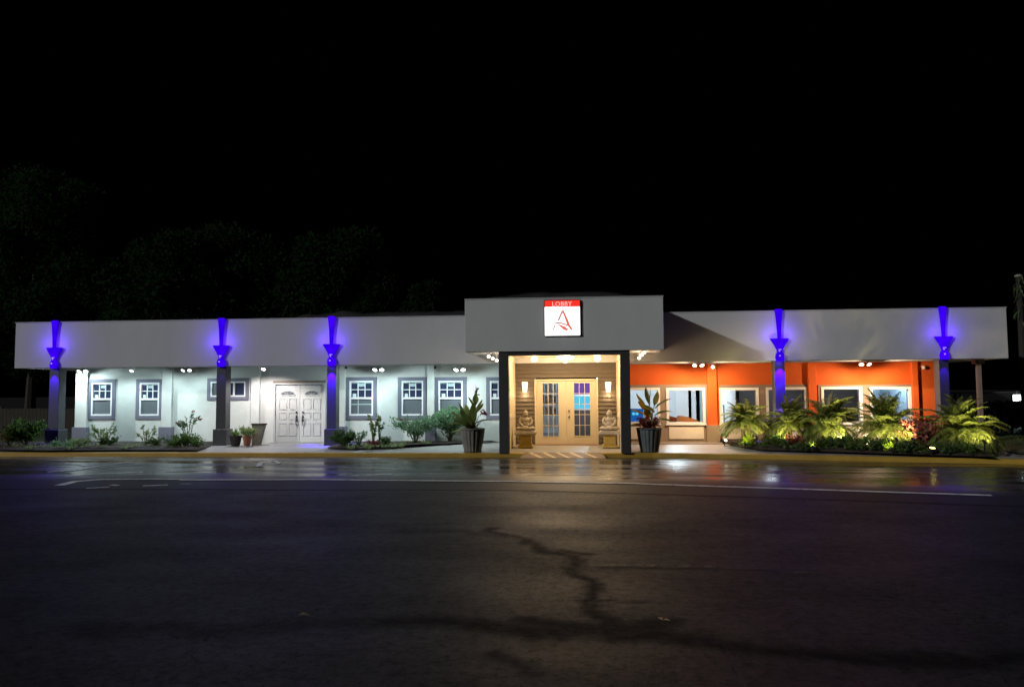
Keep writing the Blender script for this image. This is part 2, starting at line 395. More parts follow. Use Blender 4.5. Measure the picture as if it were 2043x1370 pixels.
    bp = N.new('ShaderNodeBump'); bp.inputs['Strength'].default_value = .75; bp.inputs['Distance'].default_value = .006
    L.new(mix(att('wet'), noi(34, 6, .8), mix(.9, noi(75, 4, .7), noi(2.2, 3, .5, (.22, 1, 1)))), bp.inputs['Height'])
    bp2 = N.new('ShaderNodeBump'); bp2.inputs['Strength'].default_value = .22; bp2.inputs['Distance'].default_value = .035
    L.new(noi(1.2, 4, .5, (.25, 1, 1)), bp2.inputs['Height']); L.new(bp2.outputs[0], bp.inputs['Normal'])
    L.new(bp.outputs[0], b.inputs['Normal'])
    me.materials.append(m)
    o = bpy.data.objects.new('asphalt', me); COL.objects.link(o); tag(o, kind='structure')
build_asphalt()

# sidewalk slab (falls gently to the kerb)
def sidewalk():
    mb = MB(); rows = []
    xs = sorted(set([k[0] for k in KERB] + [-14, -11, -6, 0, 7, 11, 15]))
    xa, xb = fx(1048, 18.3, 905), fx(1199, 18.3, 905)
    pts = []
    for x in xs:
        ky = kerbY(x) + .14
        pts.append([(x, ky, .099), (x, max(20.15, ky + 1.5), .15), (x, 34, .15)])
    for a, b in zip(pts, pts[1:]):
        for i in range(2): mb.quad(a[i], b[i], b[i + 1], a[i + 1])
    o = mb.build('sidewalk', M['concrete']); tag(o, kind='structure')
    # kerbs with a gap for the ramp
    for lo, hi in ((-40, xa), (xb, 22)):
        mb = MB(); P = [lo] + [k[0] for k in KERB if lo < k[0] < hi] + [hi]
        dense = []
        for a, b in zip(P, P[1:]):
            n = max(1, int((b - a) / .6)); dense += [a + (b - a) * i / n for i in range(n)]
        dense.append(hi); prev = None
        for x in dense:
            y = kerbY(x) + .012 * noise.noise((x * 1.3, 0, 0)); j = .006 * noise.noise((x * 1.7, 3, 0))
            s = [(x, y, -.02), (x, y, .085 + j), (x, y + .02, .102 + j), (x, y + .15, .104 + j), (x, y + .15, -.02)]
            if prev:
                for i in range(4): mb.quad(prev[i], s[i], s[i + 1], prev[i + 1])
            else: mb.add(s, [(0, 1, 2, 3, 4)])
            prev = s
        mb.add(prev, [(4, 3, 2, 1, 0)])
        tag(mb.build('kerb', M['kerbyellow'], smooth=False), kind='structure')
    # ramp
    mb = MB(); y0, y1 = kerbY(0) - .34, kerbY(0) + .16
    A = [(xa - .12, y0, .006), (xb + .12, y0, .006), (xb, y1, .106), (xa, y1, .106)]
    mb.quad(*A); mb.quad(A[3], A[2], (A[2][0], A[2][1] + .02, 0), (A[3][0], A[3][1] + .02, 0)); mb.quad(A[0], A[3], (A[3][0], A[3][1], 0), (A[0][0], A[0][1], 0)); mb.quad(A[1], A[2], (A[2][0], A[2][1], 0), (A[1][0], A[1][1], 0))
    tag(mb.build('ramp', M['ramp']), kind='structure')
    mb = MB()
    for i in range(5):
        x = xa + .06 + i * (xb - xa - .1) / 5.3
        dz = .004
        mb.quad((x + .30, y0 + .02, .010 + dz), (x + .40, y0 + .02, .010 + dz), (x + .10, y1 - .02, .102 + dz), (x, y1 - .02, .102 + dz))
    tag(mb.build('painted_stripes', M['rampline']), kind='structure')
sidewalk()

def strip(pts, w, m, name='painted_line', z=.012):
    """painted strip along pixel polyline on the asphalt, w metres wide"""
    P = [onZ(a, b, 0) for a, b in pts]; mb = MB(); D = []
    for a, b in zip(P, P[1:]):
        n = max(1, int((b - a).length / .25)); D += [a + (b - a) * i / n for i in range(n)]
    D.append(P[-1]); prev = None
    for i, p in enumerate(D):
        t = (D[min(i + 1, len(D) - 1)] - D[max(i - 1, 0)]).normalized(); nrm = Vector((-t.y, t.x, 0))
        ww = w * (1 + .35 * noise.noise((i * .31, w * 9, pts[0][0]))); c = (p + nrm * (ww / 2), p - nrm * (ww / 2))
        c = [Vector((q.x, q.y, z)) for q in c]
        if prev: mb.quad(prev[0], prev[1], c[1], c[0])
        prev = c
    return tag(mb.build(name, m), kind='structure')
strip([(360, 958), (620, 957), (1022, 961), (1260, 965), (1400, 970), (1560, 975), (1760, 982), (1978, 989)], .14, M['lineworn'])
strip([(118, 969), (150, 961), (200, 957), (300, 956), (384, 957)], .16, M['lineworn'])
strip([(172, 975), (218, 972)], .08, M['lineworn'])
strip([(285, 970), (335, 968)], .12, M['lineworn'])
strip([(222, 968), (236, 969)], .10, M['lineworn'])
strip([(360, 966), (382, 966)], .06, M['linefaded'])
strip([(130, 951), (190, 946), (285, 942)], .12, M['linefaded'])
strip([(95, 942), (150, 938), (200, 930), (260, 922)], .14, M['linefaded'])
strip([(130, 924), (180, 930)], .12, M['linefaded'])
strip([(200, 933), (290, 925)], .10, M['linefaded'])
strip([(325, 941), (430, 937)], .18, M['linefaded'])
for q in ([(516, 931), (519, 924), (530, 922)], [(536, 922), (546, 920), (556, 923), (550, 926)]): strip(q, .10, M['lineworn'])
strip([(732, 949), (760, 947), (782, 947)], .14, M['linefaded'])
strip([(700, 950), (716, 949)], .10, M['linefaded'])
strip([(1180, 1128), (1330, 1130), (1500, 1135), (1640, 1146)], .10, M['lineghost'])
strip([(460, 937), (680, 933), (830, 936)], .06, M['linefaded'])
strip([(1120, 947), (1190, 946)], .07, M['linefaded'])

# mulch beds and lawn
def sheet(name, pix, z, m, kind='structure', world=None, hump=0.05):
    P = [onZ(a, b, z) for a, b in pix] if pix else []
    P += [Vector((x, y, z)) for x, y in (world or [])]
    bm = bmesh.new(); vs = [bm.verts.new(p) for p in P]; bm.faces.new(vs); bmesh.ops.triangulate(bm, faces=bm.faces)
    for _ in range(4): bmesh.ops.subdivide_edges(bm, edges=[e for e in bm.edges if e.calc_length() > .45], cuts=1, use_grid_fill=True)
    bm.verts.ensure_lookup_table(); bnd = set(v for e in bm.edges if e.is_boundary for v in e.verts)
    for v in bm.verts:
        if v not in bnd: v.co.z += hump * (1 + noise.noise(v.co * 1.6) * .8)
    me = bpy.data.meshes.new(name); bm.to_mesh(me); bm.free(); me.materials.append(m)
    me.polygons.foreach_set('use_smooth', [True] * len(me.polygons))
    o = bpy.data.objects.new(name, me); COL.objects.link(o); return tag(o, kind=kind)
sheet('planting_bed', [(-60, 893), (0, 897), (90, 898), (250, 897), (395, 897), (425, 888)], .158, M['mulch'], world=[(-10.2, 21.3), (-19, 21.3)])
sheet('planting_bed', [(652, 893), (700, 895), (780, 893), (830, 887), (880, 882), (1000, 882)], .158, M['mulch'], world=[(-2.2, 21.3), (-6.9, 21.3)])
sheet('planting_bed', [(1440, 880), (1462, 889), (1520, 897), (1700, 902), (1850, 907), (1985, 911), (1960, 897), (1930, 889)], .158, M['mulch'], world=[(9.6, 21.3), (3.9, 21.3)], hump=.07)
sheet('lawn', [(1934, 887), (1958, 892), (2043, 905), (2200, 926)], .156, M['lawn'], world=[(40, 17), (60, 60), (12.5, 60), (10.9, 21.4)], hump=.03)
sheet('lawn', None, .156, M['lawn'], world=[(-19.2, 19.4), (-15.5, 21.5), (-15.5, 60), (-80, 60), (-80, 19.4)], hump=.02)

# ------------------------------------------------------------------ building
bld = thing('motel_lobby_building', (0, YW, .15), 'long single-storey building with white left wing, orange right wing and grey fascia', 'building')
def wall(name, m, x0, x1, z0, z1, y0, y1, holes, parent=bld):
    xs = sorted(set([x0, x1] + [h[i] for h in holes for i in (0, 1) if x0 < h[i] < x1])); zz = sorted(set([z0, z1] + [h[i] for h in holes for i in (2, 3) if z0 < h[i] < z1]))
    def solid(i, j):
        if not (0 <= i < len(xs) - 1 and 0 <= j < len(zz) - 1): return False
        cx = (xs[i] + xs[i + 1]) / 2; cz = (zz[j] + zz[j + 1]) / 2
        return not any(h[0] < cx < h[1] and h[2] < cz < h[3] for h in holes)
    mb = MB()
    for i in range(len(xs) - 1):
        for j in range(len(zz) - 1):
            if not solid(i, j): continue
            a, b, c, d = xs[i], xs[i + 1], zz[j], zz[j + 1]
            mb.quad((a, y0, c), (b, y0, c), (b, y0, d), (a, y0, d)); mb.quad((b, y1, c), (a, y1, c), (a, y1, d), (b, y1, d))
            if not solid(i - 1, j): mb.quad((a, y1, c), (a, y0, c), (a, y0, d), (a, y1, d))
            if not solid(i + 1, j): mb.quad((b, y0, c), (b, y1, c), (b, y1, d), (b, y0, d))
            if not solid(i, j - 1): mb.quad((a, y1, c), (b, y1, c), (b, y0, c), (a, y0, c))
            if not solid(i, j + 1): mb.quad((a, y0, d), (b, y0, d), (b, y1, d), (a, y1, d))
    me_o = mb.build(name, m, parent); return me_o
def rect(px0, px1, py0, py1, Y):
    pc = (px0 + px1) / 2; pm = (py0 + py1) / 2
    return (fx(px0, Y, pm), fx(px1, Y, pm), fz(py1, Y, pc), fz(py0, Y, pc))
ZT = 2.45   # wall top / soffit inside
XL, XP0, XP1, XR = fx(150, YW), fx(1000, YP + .3), fx(1252, YP + .3), fx(1868, YW)
LW = [rect(*r, YW) for r in ((176, 231, 756, 836), (272, 325, 756, 836), (690, 752, 752, 836), (794, 852, 752, 836), (867.5, 931, 752, 836), (970, 1031, 752, 836))]
SLW = rect(414, 497, 754, 798, YW)
LD = rect(545, 650, 762, 881.5, YW); LD = (LD[0], LD[1], .15, LD[3])
def inset(r, d): return (r[0] + d, r[1] - d, r[2] + d, r[3] - d)
wall('white_wall', M['white'], XL, XP0 + .3, .05, ZT, YW, YW + .2, [inset(r, .09) for r in LW + [SLW]] + [(LD[0] + .05, LD[1] - .05, -1, LD[3] - .05)])
OW = [rect(*r, YW) for r in ((1236, 1317, 773, 846), (1329, 1407, 773, 847), (1435, 1514, 773, 847), (1528, 1611, 772, 847), (1638, 1720, 771, 846), (1735, 1818, 771, 846))]
wall('orange_wall', M['orange'], XP1 - .3, XR, .05, ZT, YW, YW + .2, [inset(r, .03) for r in OW])
mb = MB(); mb.box(XL, XL + .2, YW + .2, 30, .05, ZT); mb.build('side_wall', M['white'], bld)
mb = MB(); mb.box(XR - .2, XR, YW + .2, 30, .05, ZT); mb.build('side_wall', M['orange'], bld)
mb = MB(); mb.box(XL, XR, 29.8, 30, .05, ZT + 1); mb.build('rear_wall', M['white'], bld)

# fascia, soffit, roof
FL, FR = fx(30, YF, 690), fx(2010, YF, 665)
def fascia(x0, x1, y0, y1, z0, z1, name='fascia'):
    mb = MB(); mb.box(x0, x1, y0, y1, z0, z1); mb.build(name, M['fascia'], bld, bevel=.008)
    # metal drip edge along the top
    mb = MB(); mb.box(x0 - .012, x1 + .012, y0 - .012, y1, z1 + .002, z1 + .02); mb.build('coping', M['fascia'], bld)
PX0, PX1 = fx(927.5, YP, 650), fx(1324, YP, 645)
fascia(FL, FR, YF, YF + .16, 2.345, 3.645)
mb = MB(); mb.box(FL, FL + .12, YF + .16, 30.3, 2.35, 3.645); mb.build('fascia', M['fascia'], bld)
mb = MB(); mb.box(FR - .12, FR, YF + .16, 30.3, 2.35, 3.645); mb.build('fascia', M['fascia'], bld)
mb = MB(); mb.box(FL + .12, FR - .12, YF + .16, 30.2, 2.36, 2.44); mb.build('soffit', M['fascia'], bld)
def roofsheet(x0, x1, y0, y1, z0, amp, seed, bump=0, bx0=0, bx1=1):
    mb = MB(); nx = int((x1 - x0) / .12); ny = 12; vs = []
    for j in range(ny + 1):
        for i in range(nx + 1):
            x = x0 + (x1 - x0) * i / nx; y = y0 + (y1 - y0) * (j / ny)
            w = max(0, min(1, (x - bx0) / 1.2, (bx1 - x) / 1.2))
            z = z0 + amp * noise.noise((x * 1.3 + seed, y * 2.2, seed)) + .35 * amp * noise.noise((x * 4.1, y * 5, seed)) + bump * w * min(1, j / 3)
            vs.append((x, y, z if 0 < j < ny else z0 - .1))
    fs = [(j * (nx + 1) + i, j * (nx + 1) + i + 1, (j + 1) * (nx + 1) + i + 1, (j + 1) * (nx + 1) + i) for j in range(ny) for i in range(nx)]
    mb.add(vs, fs); return mb.build('roof', M['roof'], bld, smooth=True)
roofsheet(FL + .15, PX0 + .4, YF + .18, 22.6, 3.56, .11, 3, .30, fx(540, 21.4), 3)
roofsheet(PX1 - .3, FR - .15, YF + .18, 22.6, 3.54, .06, 9)
mb = MB(); mb.box(FL + .13, FR - .13, 22.5, 30.2, 3.3, 3.46); mb.build('roof', M['roof'], bld)
# portico box
PZ0, PZ1 = 2.56, 3.845
mb = MB(); mb.box(PX0, PX1, YP, YP + .14, PZ0, PZ1); mb.build('portico_fascia', M['fascia'], bld, bevel=.008)
mb = MB(); mb.box(PX0 - .012, PX1 + .012, YP - .012, YP + .14, PZ1 + .002, PZ1 + .02); mb.build('coping', M['fascia'], bld)
for x in (PX0, PX1 - .12):
    mb = MB(); mb.box(x, x + .12, YP + .14, YF - .003, PZ0, PZ1); mb.build('portico_fascia', M['fascia'], bld)
mb = MB(); mb.box(PX0 + .12, PX1 - .12, YP + .14, YF - .003, PZ0 + .01, PZ0 + .08); mb.build('soffit', M['fascia'], bld)
roofsheet(PX0 + .13, PX1 - .13, YP + .16, YF + .8, 3.90, .045, 15, .20, -2.4, 1.9)
mb = MB(); mb.box(PX0 + .15, PX1 - .15, YF + .17, YF + 1.0, 3.46, 3.80); mb.build('portico_rear_upstand', M['roof'], bld)

# pilasters on the wing walls
def pilaster(px0, px1, m, pm, zpl, proud=.10, plpx=.05):
    x0, x1 = fx(px0, YW - proud), fx(px1, YW - proud)
    mb = MB(); mb.box(x0, x1, YW - proud, YW + .02, .12, ZT - .01); p = mb.build('pilaster', m, bld, bevel=.006)
    if zpl:
        mb = MB(); mb.box(x0 - plpx, x1 + plpx, YW - proud - .05, YW + .018, .11, zpl); mb.build('plinth', pm, p, bevel=.006)
for a, b in ((150, 173), (322, 342), (500, 517), (672, 688), (852, 866)):
    pilaster(a, b, M['white'], M['slate'], .62 if a != 500 else 0)
for a, b in ((1412, 1431), (1614, 1630), (1822, 1834)):
    pilaster(a, b, M['orange'], M['taupe'], .62)
# porch columns along the fascia
COLX = []
for i, (a, b) in enumerate(((97, 117), (431, 450.5), (652, 670.5), (1547, 1568), (1876, 1896))):
    x0, x1 = fx(a, YF + .005), fx(b, YF + .005); COLX.append((x0 + x1) / 2)
    mb = MB(); mb.box(x0, x1, YF + .006, YF + .30, .12, 2.35); c = mb.build('column', M['colpaint'], bld, bevel=.008)
    mb = MB(); mb.box(x0 - .055, x1 + .055, YF - .05, YF + .355, .1, .60); mb.build('plinth', M['colpaint'], c, bevel=.01)
x0, x1 = fx(1953, 20.45), fx(1961, 20.45)
mb = MB(); mb.box(x0, x1, 20.45, 20.55, .1, 2.36); c = mb.build('post', M['taupe'], bld)
mb = MB(); mb.box(x0 - .07, x1 + .07, 20.41, 20.59, 2.22, 2.358); mb.build('post_bracket', M['taupe'], c)

# windows, white wing
def dh_window(r, lower_grid=False):
    x0, x1, z0, z1 = r; y = YW; t = .105
    mb = MB(); p = .03
    mb.box(x0, x1, y - p, y + .02, z1 - t, z1); mb.box(x0, x1, y - p, y + .02, z0, z0 + t); mb.box(x0, x0 + t, y - p, y + .02, z0 + t, z1 - t); mb.box(x1 - t, x1, y - p, y + .02, z0 + t, z1 - t)
    w = mb.build('window', M['slate'], bld)
    a, b, c, d = x0 + t + .001, x1 - t - .001, z0 + t + .001, z1 - t - .001; f = .045; mid = (c + d) / 2
    mb = MB()
    mb.box(a, b, y - .022, y + .06, d - f, d); mb.box(a, b, y - .022, y + .06, c, c + f); mb.box(a, a + f, y - .022, y + .06, c + f, d - f); mb.box(b - f, b, y - .022, y + .06, c + f, d - f)
    mb.box(a + f, b - f, y - .015, y + .06, mid - .028, mid + .028)
    mb.build('frame', M['vinyl'], w)
    mb = MB(); ia, ib = a + f, b - f
    for k in (1, 2): xx = ia + (ib - ia) * k / 3; mb.box(xx - .011, xx + .011, y + .005, y + .03, mid + .028, d - f)
    zz = (mid + d) / 2 - .005
    for k in range(3):
        mb.box(ia + (ib - ia) * k / 3 + (.0115 if k else 0), ia + (ib - ia) * (k + 1) / 3 - (.0115 if k < 2 else 0), y + .006, y + .029, zz - .011, zz + .011)
    mb.build('muntins', M['vinyl'], w)
    mb = MB(); mb.box(ia - .01, ib + .01, y + .034, y + .042, mid, d - f + .01); mb.build('pane', M['darkglass'], w)
    mb = MB(); mb.box(ia - .01, ib + .01, y + .02, y + .026, c + f - .01, mid); mb.build('insect_screen', M['screen'], w)
    w3 = (ib - ia) / 3; h2 = d - f - zz
    mb = MB(); mb.box(ia + w3 + .012, ia + 2 * w3 - .012, y + .0305, y + .033, zz + h2 * .42, d - f); mb.box(ia, ib, y + .0305, y + .033, d - f - .03, d - f - .001); mb.build('blind', M['blind'], w)
    mb = MB(); mb.box(ia + .04, ia + w3 * .72, y + .0305, y + .033, mid + .03, mid + .03 + h2 * .5); mb.build('notice', M['paper'], w)
    if lower_grid:
        mb = MB(); mb.box(ia + w3 * .98, ia + w3 * 1.08, y + .012, y + .019, c + f, mid - .028); mb.box(ia, ia + w3 * .97, y + .012, y + .019, (c + mid) / 2 + .06, (c + mid) / 2 + .085); mb.box(ia + w3 * 1.09, ib, y + .012, y + .019, (c + mid) / 2 + .06, (c + mid) / 2 + .085)
        mb.build('grid_reflection', M['blind'], w)  # reflection of a grid in the lower pane, built as pale bars
for i, r in enumerate(LW): dh_window(r, i == 2)
def slider(r):
    x0, x1, z0, z1 = r; y = YW; t = .10; p = .03
    mb = MB()
    mb.box(x0, x1, y - p, y + .02, z1 - t, z1); mb.box(x0, x1, y - p, y + .02, z0, z0 + t); mb.box(x0, x0 + t, y - p, y + .02, z0 + t, z1 - t); mb.box(x1 - t, x1, y - p, y + .02, z0 + t, z1 - t)
    w = mb.build('window', M['slate'], bld)
    a, b, c, d = x0 + t + .001, x1 - t - .001, z0 + t + .001, z1 - t - .001; f = .04; mb = MB()
    mb.box(a, b, y - .022, y + .06, d - f, d); mb.box(a, b, y - .022, y + .06, c, c + f)
    for k in range(4): xx = a + (b - a - f) * k / 3; mb.box(xx, xx + f, y - .022 + .001 * k, y + .06, c + f, d - f)
    mb.build('frame', M['vinyl'], w)
    mb = MB(); mb.box(a, b, y + .03, y + .04, c, d); mb.build('pane', M['darkglass'], w)
    mb = MB(); mb.box(a + f, a + .34 * (b - a), y + .02, y + .028, c + f, d - f); mb.build('insect_screen', M['screen'], w)
slider(SLW)

# white double door
def double_door(r):
    x0, x1, z0, z1 = r; y = YW; mb = MB(); t = .07
    mb.box(x0, x0 + t, y - .035, y + .1, z0, z1); mb.box(x1 - t, x1, y - .035, y + .1, z0, z1); mb.box(x0 + t, x1 - t, y - .035, y + .1, z1 - t, z1)
    fr = mb.build('door_frame', M['doorwhite'], bld, bevel=.005)
    mb = MB(); mb.box(x0, x1, y - .05, y - .0355, z1 - .02, z1 + .04); mb.build('drip_cap', M['taupe'], fr)
    a, b = x0 + t + .004, x1 - t - .004; mid = (a + b) / 2
    for k, (l, rr) in enumerate(((a, mid - .004), (mid + .004, b))):
        mb = MB(); mb.box(l, rr, y + .03, y + .075, z0 + .015, z1 - t - .004)
        w = rr - l; H = z1 - t - z0
        for (u0, u1, v0, v1) in ((.13, .46, .12, .34), (.54, .87, .12, .34), (.13, .46, .40, .52), (.54, .87, .40, .52), (.13, .46, .57, .76), (.54, .87, .57, .76)):
            A, B, Cc, D = l + u0 * w, l + u1 * w, z0 + v0 * H, z0 + v1 * H; e = .018; yy = y + .0295
            # raised moulding round each panel
            mb.box(A, B, yy - .012, yy, D - e, D); mb.box(A, B, yy - .012, yy, Cc, Cc + e); mb.box(A, A + e, yy - .012, yy, Cc + e, D - e); mb.box(B - e, B, yy - .012, yy, Cc + e, D - e)
        d = mb.build('door', M['doorwhite'], bld)
        cx = (l + rr) / 2; cz = z0 + .815 * H; R = .30 * w
        pts = [(cx + R * math.cos(math.pi * q / 14), cz + R * .62 * math.sin(math.pi * q / 14)) for q in range(15)]
        mb = MB(); mb.prism(pts, y + .022, y + .0295); mb.build('fanlight', M['screen'], d)
        mb = MB()
        for q in range(15): pass
        mb.tube([(p[0], y + .018, p[1]) for p in pts] , .012, 6); mb.tube([(pts[0][0], y + .018, pts[0][1]), (pts[-1][0], y + .018, pts[-1][1])], .012, 6)
        for q in (4, 7, 10): mb.tube([(cx, y + .018, cz), (pts[q][0], y + .018, pts[q][1])], .006, 5)
        mb.build('fanlight_trim', M['doorwhite'], d)
        hx = (rr - .09) if k == 0 else (l + .09); mb = MB()
        mb.ball((hx, y + .012, z0 + .52 * H), (.026, .02, .03)); mb.box(hx - .022, hx + .022, y + .02, y + .0298, z0 + .36 * H, z0 + .47 * H)
        mb.tube([(hx, y + .02, z0 + .45 * H), (hx, y - .03, z0 + .43 * H), (hx, y - .035, z0 + .36 * H), (hx, y - .02, z0 + .31 * H), (hx, y + .025, z0 + .30 * H)], .011, 6)
        mb.ball((hx, y + .005, z0 + .445 * H), (.022, .02, .03))
        mb.build('handle', M['metal'], d)
double_door(LD)
mb = MB(); mb.box(LD[0] - .05, LD[1] + .05, YW - .16, YW + .1, .135, .162); mb.build('threshold', M['concrete'], bld)

# orange wing: taupe surrounds, picture windows, panels
bays = [(1230, 1411, (0, 1)), (1436, 1613, (2, 3)), (1633, 1821, (4, 5))]
for a, b, ws in bays:
    x0, x1 = fx(a, YW - .02), fx(b, YW - .02); zt = fz(767, YW, (a + b) / 2)
    wall('window_surround', M['taupe'], x0, x1, .1, zt, YW - .025, YW - .0005, [inset(OW[i], .002) for i in ws])
x0 = fx(1834, YW - .02)
mb = MB(); mb.box(x0 + .06, XR - .002, YW - .02, YW - .0005, .1, .62); mb.build('wainscot', M['taupe'], bld)
for i, r in enumerate(OW):
    x0, x1, z0, z1 = inset(r, .002); y = YW; f = .07; mb = MB()
    mb.box(x0, x1, y - .05, y + .1, z1 - f, z1); mb.box(x0, x1, y - .05, y + .1, z0, z0 + f); mb.box(x0, x0 + f, y - .05, y + .1, z0 + f, z1 - f); mb.box(x1 - f, x1, y - .05, y + .1, z0 + f, z1 - f)
    mb.box(x0 - .02, x1 + .02, y - .075, y - .0505, z0 - .01, z0 + .03)
    w = mb.build('window', M['vinyl'], bld)
    mb = MB(); mb.box(x0 + f, x1 - f, y + .04, y + .046, z0 + f, z1 - f); mb.build('pane', M['glass'], w)
    pz1 = z0 - .06; mb = MB(); mb.box(x0 + .06, x1 - .06, y - .045, y - .0255, .24, pz1); p = mb.build('infill_panel', M['panelwhite'], bld, bevel=.004)

# portico: columns, beam, inner walls, ceiling, siding, french doors
cl = (fx(995.5, YP + .05), fx(1015, YP + .05)); cr = (fx(1238.5, YP + .05), fx(1258, YP + .05))
for a, b in (cl, cr):
    mb = MB(); mb.box(a, b, YP + .05, YP + .33, .09, PZ0 + .005); mb.build('portico_column', M['charcoal'], bld, bevel=.008)
mb = MB(); mb.box(cl[1], cr[0], YP + .06, YP + .32, PZ0 - .10, PZ0 + .004); mb.build('portico_beam', M['charcoal'], bld)
CZ = PZ0 - .06
mb = MB(); mb.box(cl[0] + .05, cl[1] - .035, YP + .33, YD, .1, PZ0); mb.build('porch_side_wall', M['cream'], bld)
mb = MB(); mb.box(cr[0] + .035, cr[1] - .05, YP + .33, YD, .1, PZ0); mb.build('porch_side_wall', M['cream'], bld)
for x, s in ((cl[1] - .035, 1), (cr[0] + .035, -1)):   # corner trims and rails on the inner walls
    mb = MB(); q = sorted((x, x + s * .022))
    for (u, v, c, d) in ((YP + .331, YP + .45, .13, CZ), (YD - .12, YD - .003, .13, CZ), (YP + .451, YD - .121, .9, 1.0), (YP + .451, YD - .121, CZ - .15, CZ)): mb.box(q[0], q[1], u, v, c, d)
    mb.build('porch_trim', M['cream'], bld)
mb = MB(); mb.box(cl[1] - .03, cr[0] + .03, YP + .321, YD, CZ, PZ0 + .003); mb.build('porch_ceiling', M['cream'], bld)
DD = rect(1067, 1193.5, 756, 887, YD); DD = (DD[0], DD[1], .14, DD[3])
mb = MB(); sx0, sx1 = cl[1] - .034, cr[0] + .034; z = .12; h = .108
while z < CZ:      # lap siding
    for a, b in (((sx0, DD[0]), (DD[1], sx1)) if z < DD[3] - .02 else ((sx0, sx1),)):
        t = min(z + h, CZ); mb.add([(a, YD - .038, z), (b, YD - .038, z), (b, YD - .004, t), (a, YD - .004, t), (a, YD + .1, z), (b, YD + .1, z), (b, YD + .1, t), (a, YD + .1, t)], [(0, 1, 2, 3), (0, 4, 5, 1), (3, 2, 6, 7), (0, 3, 7, 4), (1, 5, 6, 2), (4, 7, 6, 5)])
    z += h
mb.build('porch_siding', M['siding'], bld)
mb = MB(); mb.box(DD[0] + .02, DD[1] - .02, YD + .12, YD + .125, DD[3], CZ); mb.build('porch_siding', M['siding'], bld)
x0, x1, z0, z1 = DD; t = .045; mb = MB()
mb.box(x0, x0 + t, YD - .04, YD + .1, z0, z1); mb.box(x1 - t, x1, YD - .04, YD + .1, z0, z1); mb.box(x0 + t, x1 - t, YD - .04, YD + .1, z1 - t, z1)
mb.build('door_frame', M['cream'], bld, bevel=.004)
mid = (x0 + x1) / 2
for k, (l, r) in enumerate(((x0 + t + .003, mid - .003), (mid + .003, x1 - t - .003))):
    g = rect(1083, 1115, 764, 870, YD) if k == 0 else rect(1145.5, 1177.5, 763.5, 869, YD)
    d = wall('door', M['cream'], l, r, z0 + .02, z1 - t - .003, YD + .0, YD + .045, [g])
    mb = MB(); e = .02
    mb.box(g[0] - e, g[1] + e, YD - .012, YD - .0005, g[3] - .003, g[3] + e); mb.box(g[0] - e, g[1] + e, YD - .012, YD - .0005, g[2] - e, g[2] + .003); mb.box(g[0] - e, g[0] + .003, YD - .012, YD - .0005, g[2] + .003, g[3] - .003); mb.box(g[1] - .003, g[1] + e, YD - .012, YD - .0005, g[2] + .003, g[3] - .003)
    for q in (1, 2): xx = g[0] + (g[1] - g[0]) * q / 3; mb.box(xx - .008, xx + .008, YD + .008, YD + .030, g[2], g[3])
    for q in range(1, 5):
        zz = g[2] + (g[3] - g[2]) * q / 5
        for s in range(3): mb.box(g[0] + (g[1] - g[0]) * s / 3 + (.0085 if s else 0), g[0] + (g[1] - g[0]) * (s + 1) / 3 - (.0085 if s < 2 else 0), YD + .009, YD + .029, zz - .008, zz + .008)
    mb.build('muntins', M['cream'], d)
    mb = MB(); mb.box(g[0], g[1], YD + .017, YD + .021, g[2], g[3]); mb.build('pane', M['glass'], d)
    if k == 1:
        for zz in (1.06, .90):
            mb = MB(); mb.tube([(l + .07, YD, zz), (l + .07, YD - .035, zz)], .012, 8); mb.ball((l + .07, YD - .045, zz), (.027, .02, .027)); mb.build('knob', M['brass'], d, smooth=True)
mb = MB(); mb.box(x0, x1, YD - .10, YD + .05, .12, .158); mb.build('threshold', mat('red_threshold', (.20, .06, .05), .6), bld)

# ------------------------------------------------------------------ interior rooms of the orange wing
RA, RB, YB = fx(1467, YW + .25), fx(1729, YW + .25), 26.0
CI = 2.38
def ibox(name, m, *b): mb = MB(); mb.box(*b); return mb.build(name, m, bld)
ibox('interior_floor', M['intfloor'], -1.9, XR - .2, YD + .12, YB + .2, .151, .165)
ibox('interior_ceiling', M['intwall'], -1.9, XR - .2, YD + .14, YB, CI - .06, CI - .03)
ibox('interior_wall', M['intwall'], -1.9, RA, YB, YB + .1, .15, CI)
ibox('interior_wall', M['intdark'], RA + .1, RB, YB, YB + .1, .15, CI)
ibox('interior_wall', M['intblue'], RB + .1, XR - .2, YB - 1.5, YB - 1.4, .15, CI)
ibox('partition', M['intwall'], RA, RA + .05, YW + .21, YB, .16, CI - .06)
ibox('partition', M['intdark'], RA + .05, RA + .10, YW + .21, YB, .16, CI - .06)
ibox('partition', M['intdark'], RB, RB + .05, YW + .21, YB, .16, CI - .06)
ibox('partition', M['intblue'], RB + .05, RB + .10, YW + .21, YB, .16, CI - .06)
ibox('interior_wall', M['intblue'], XR - .26, XR - .203, YW + .21, YB - 1.5, .16, CI - .06)
ibox('partition', M['intwall'], -1.9, -1.85, YD + .12, YB, .16, CI - .06)
ibox('lobby_side_infill', M['white'], cr[0] + .036, cr[0] + .09, YD + .1, YW, .1, ZT)
ibox('lobby_side_infill', M['white'], cl[1] - .09, cl[1] - .036, YD + .1, YW, .1, ZT)
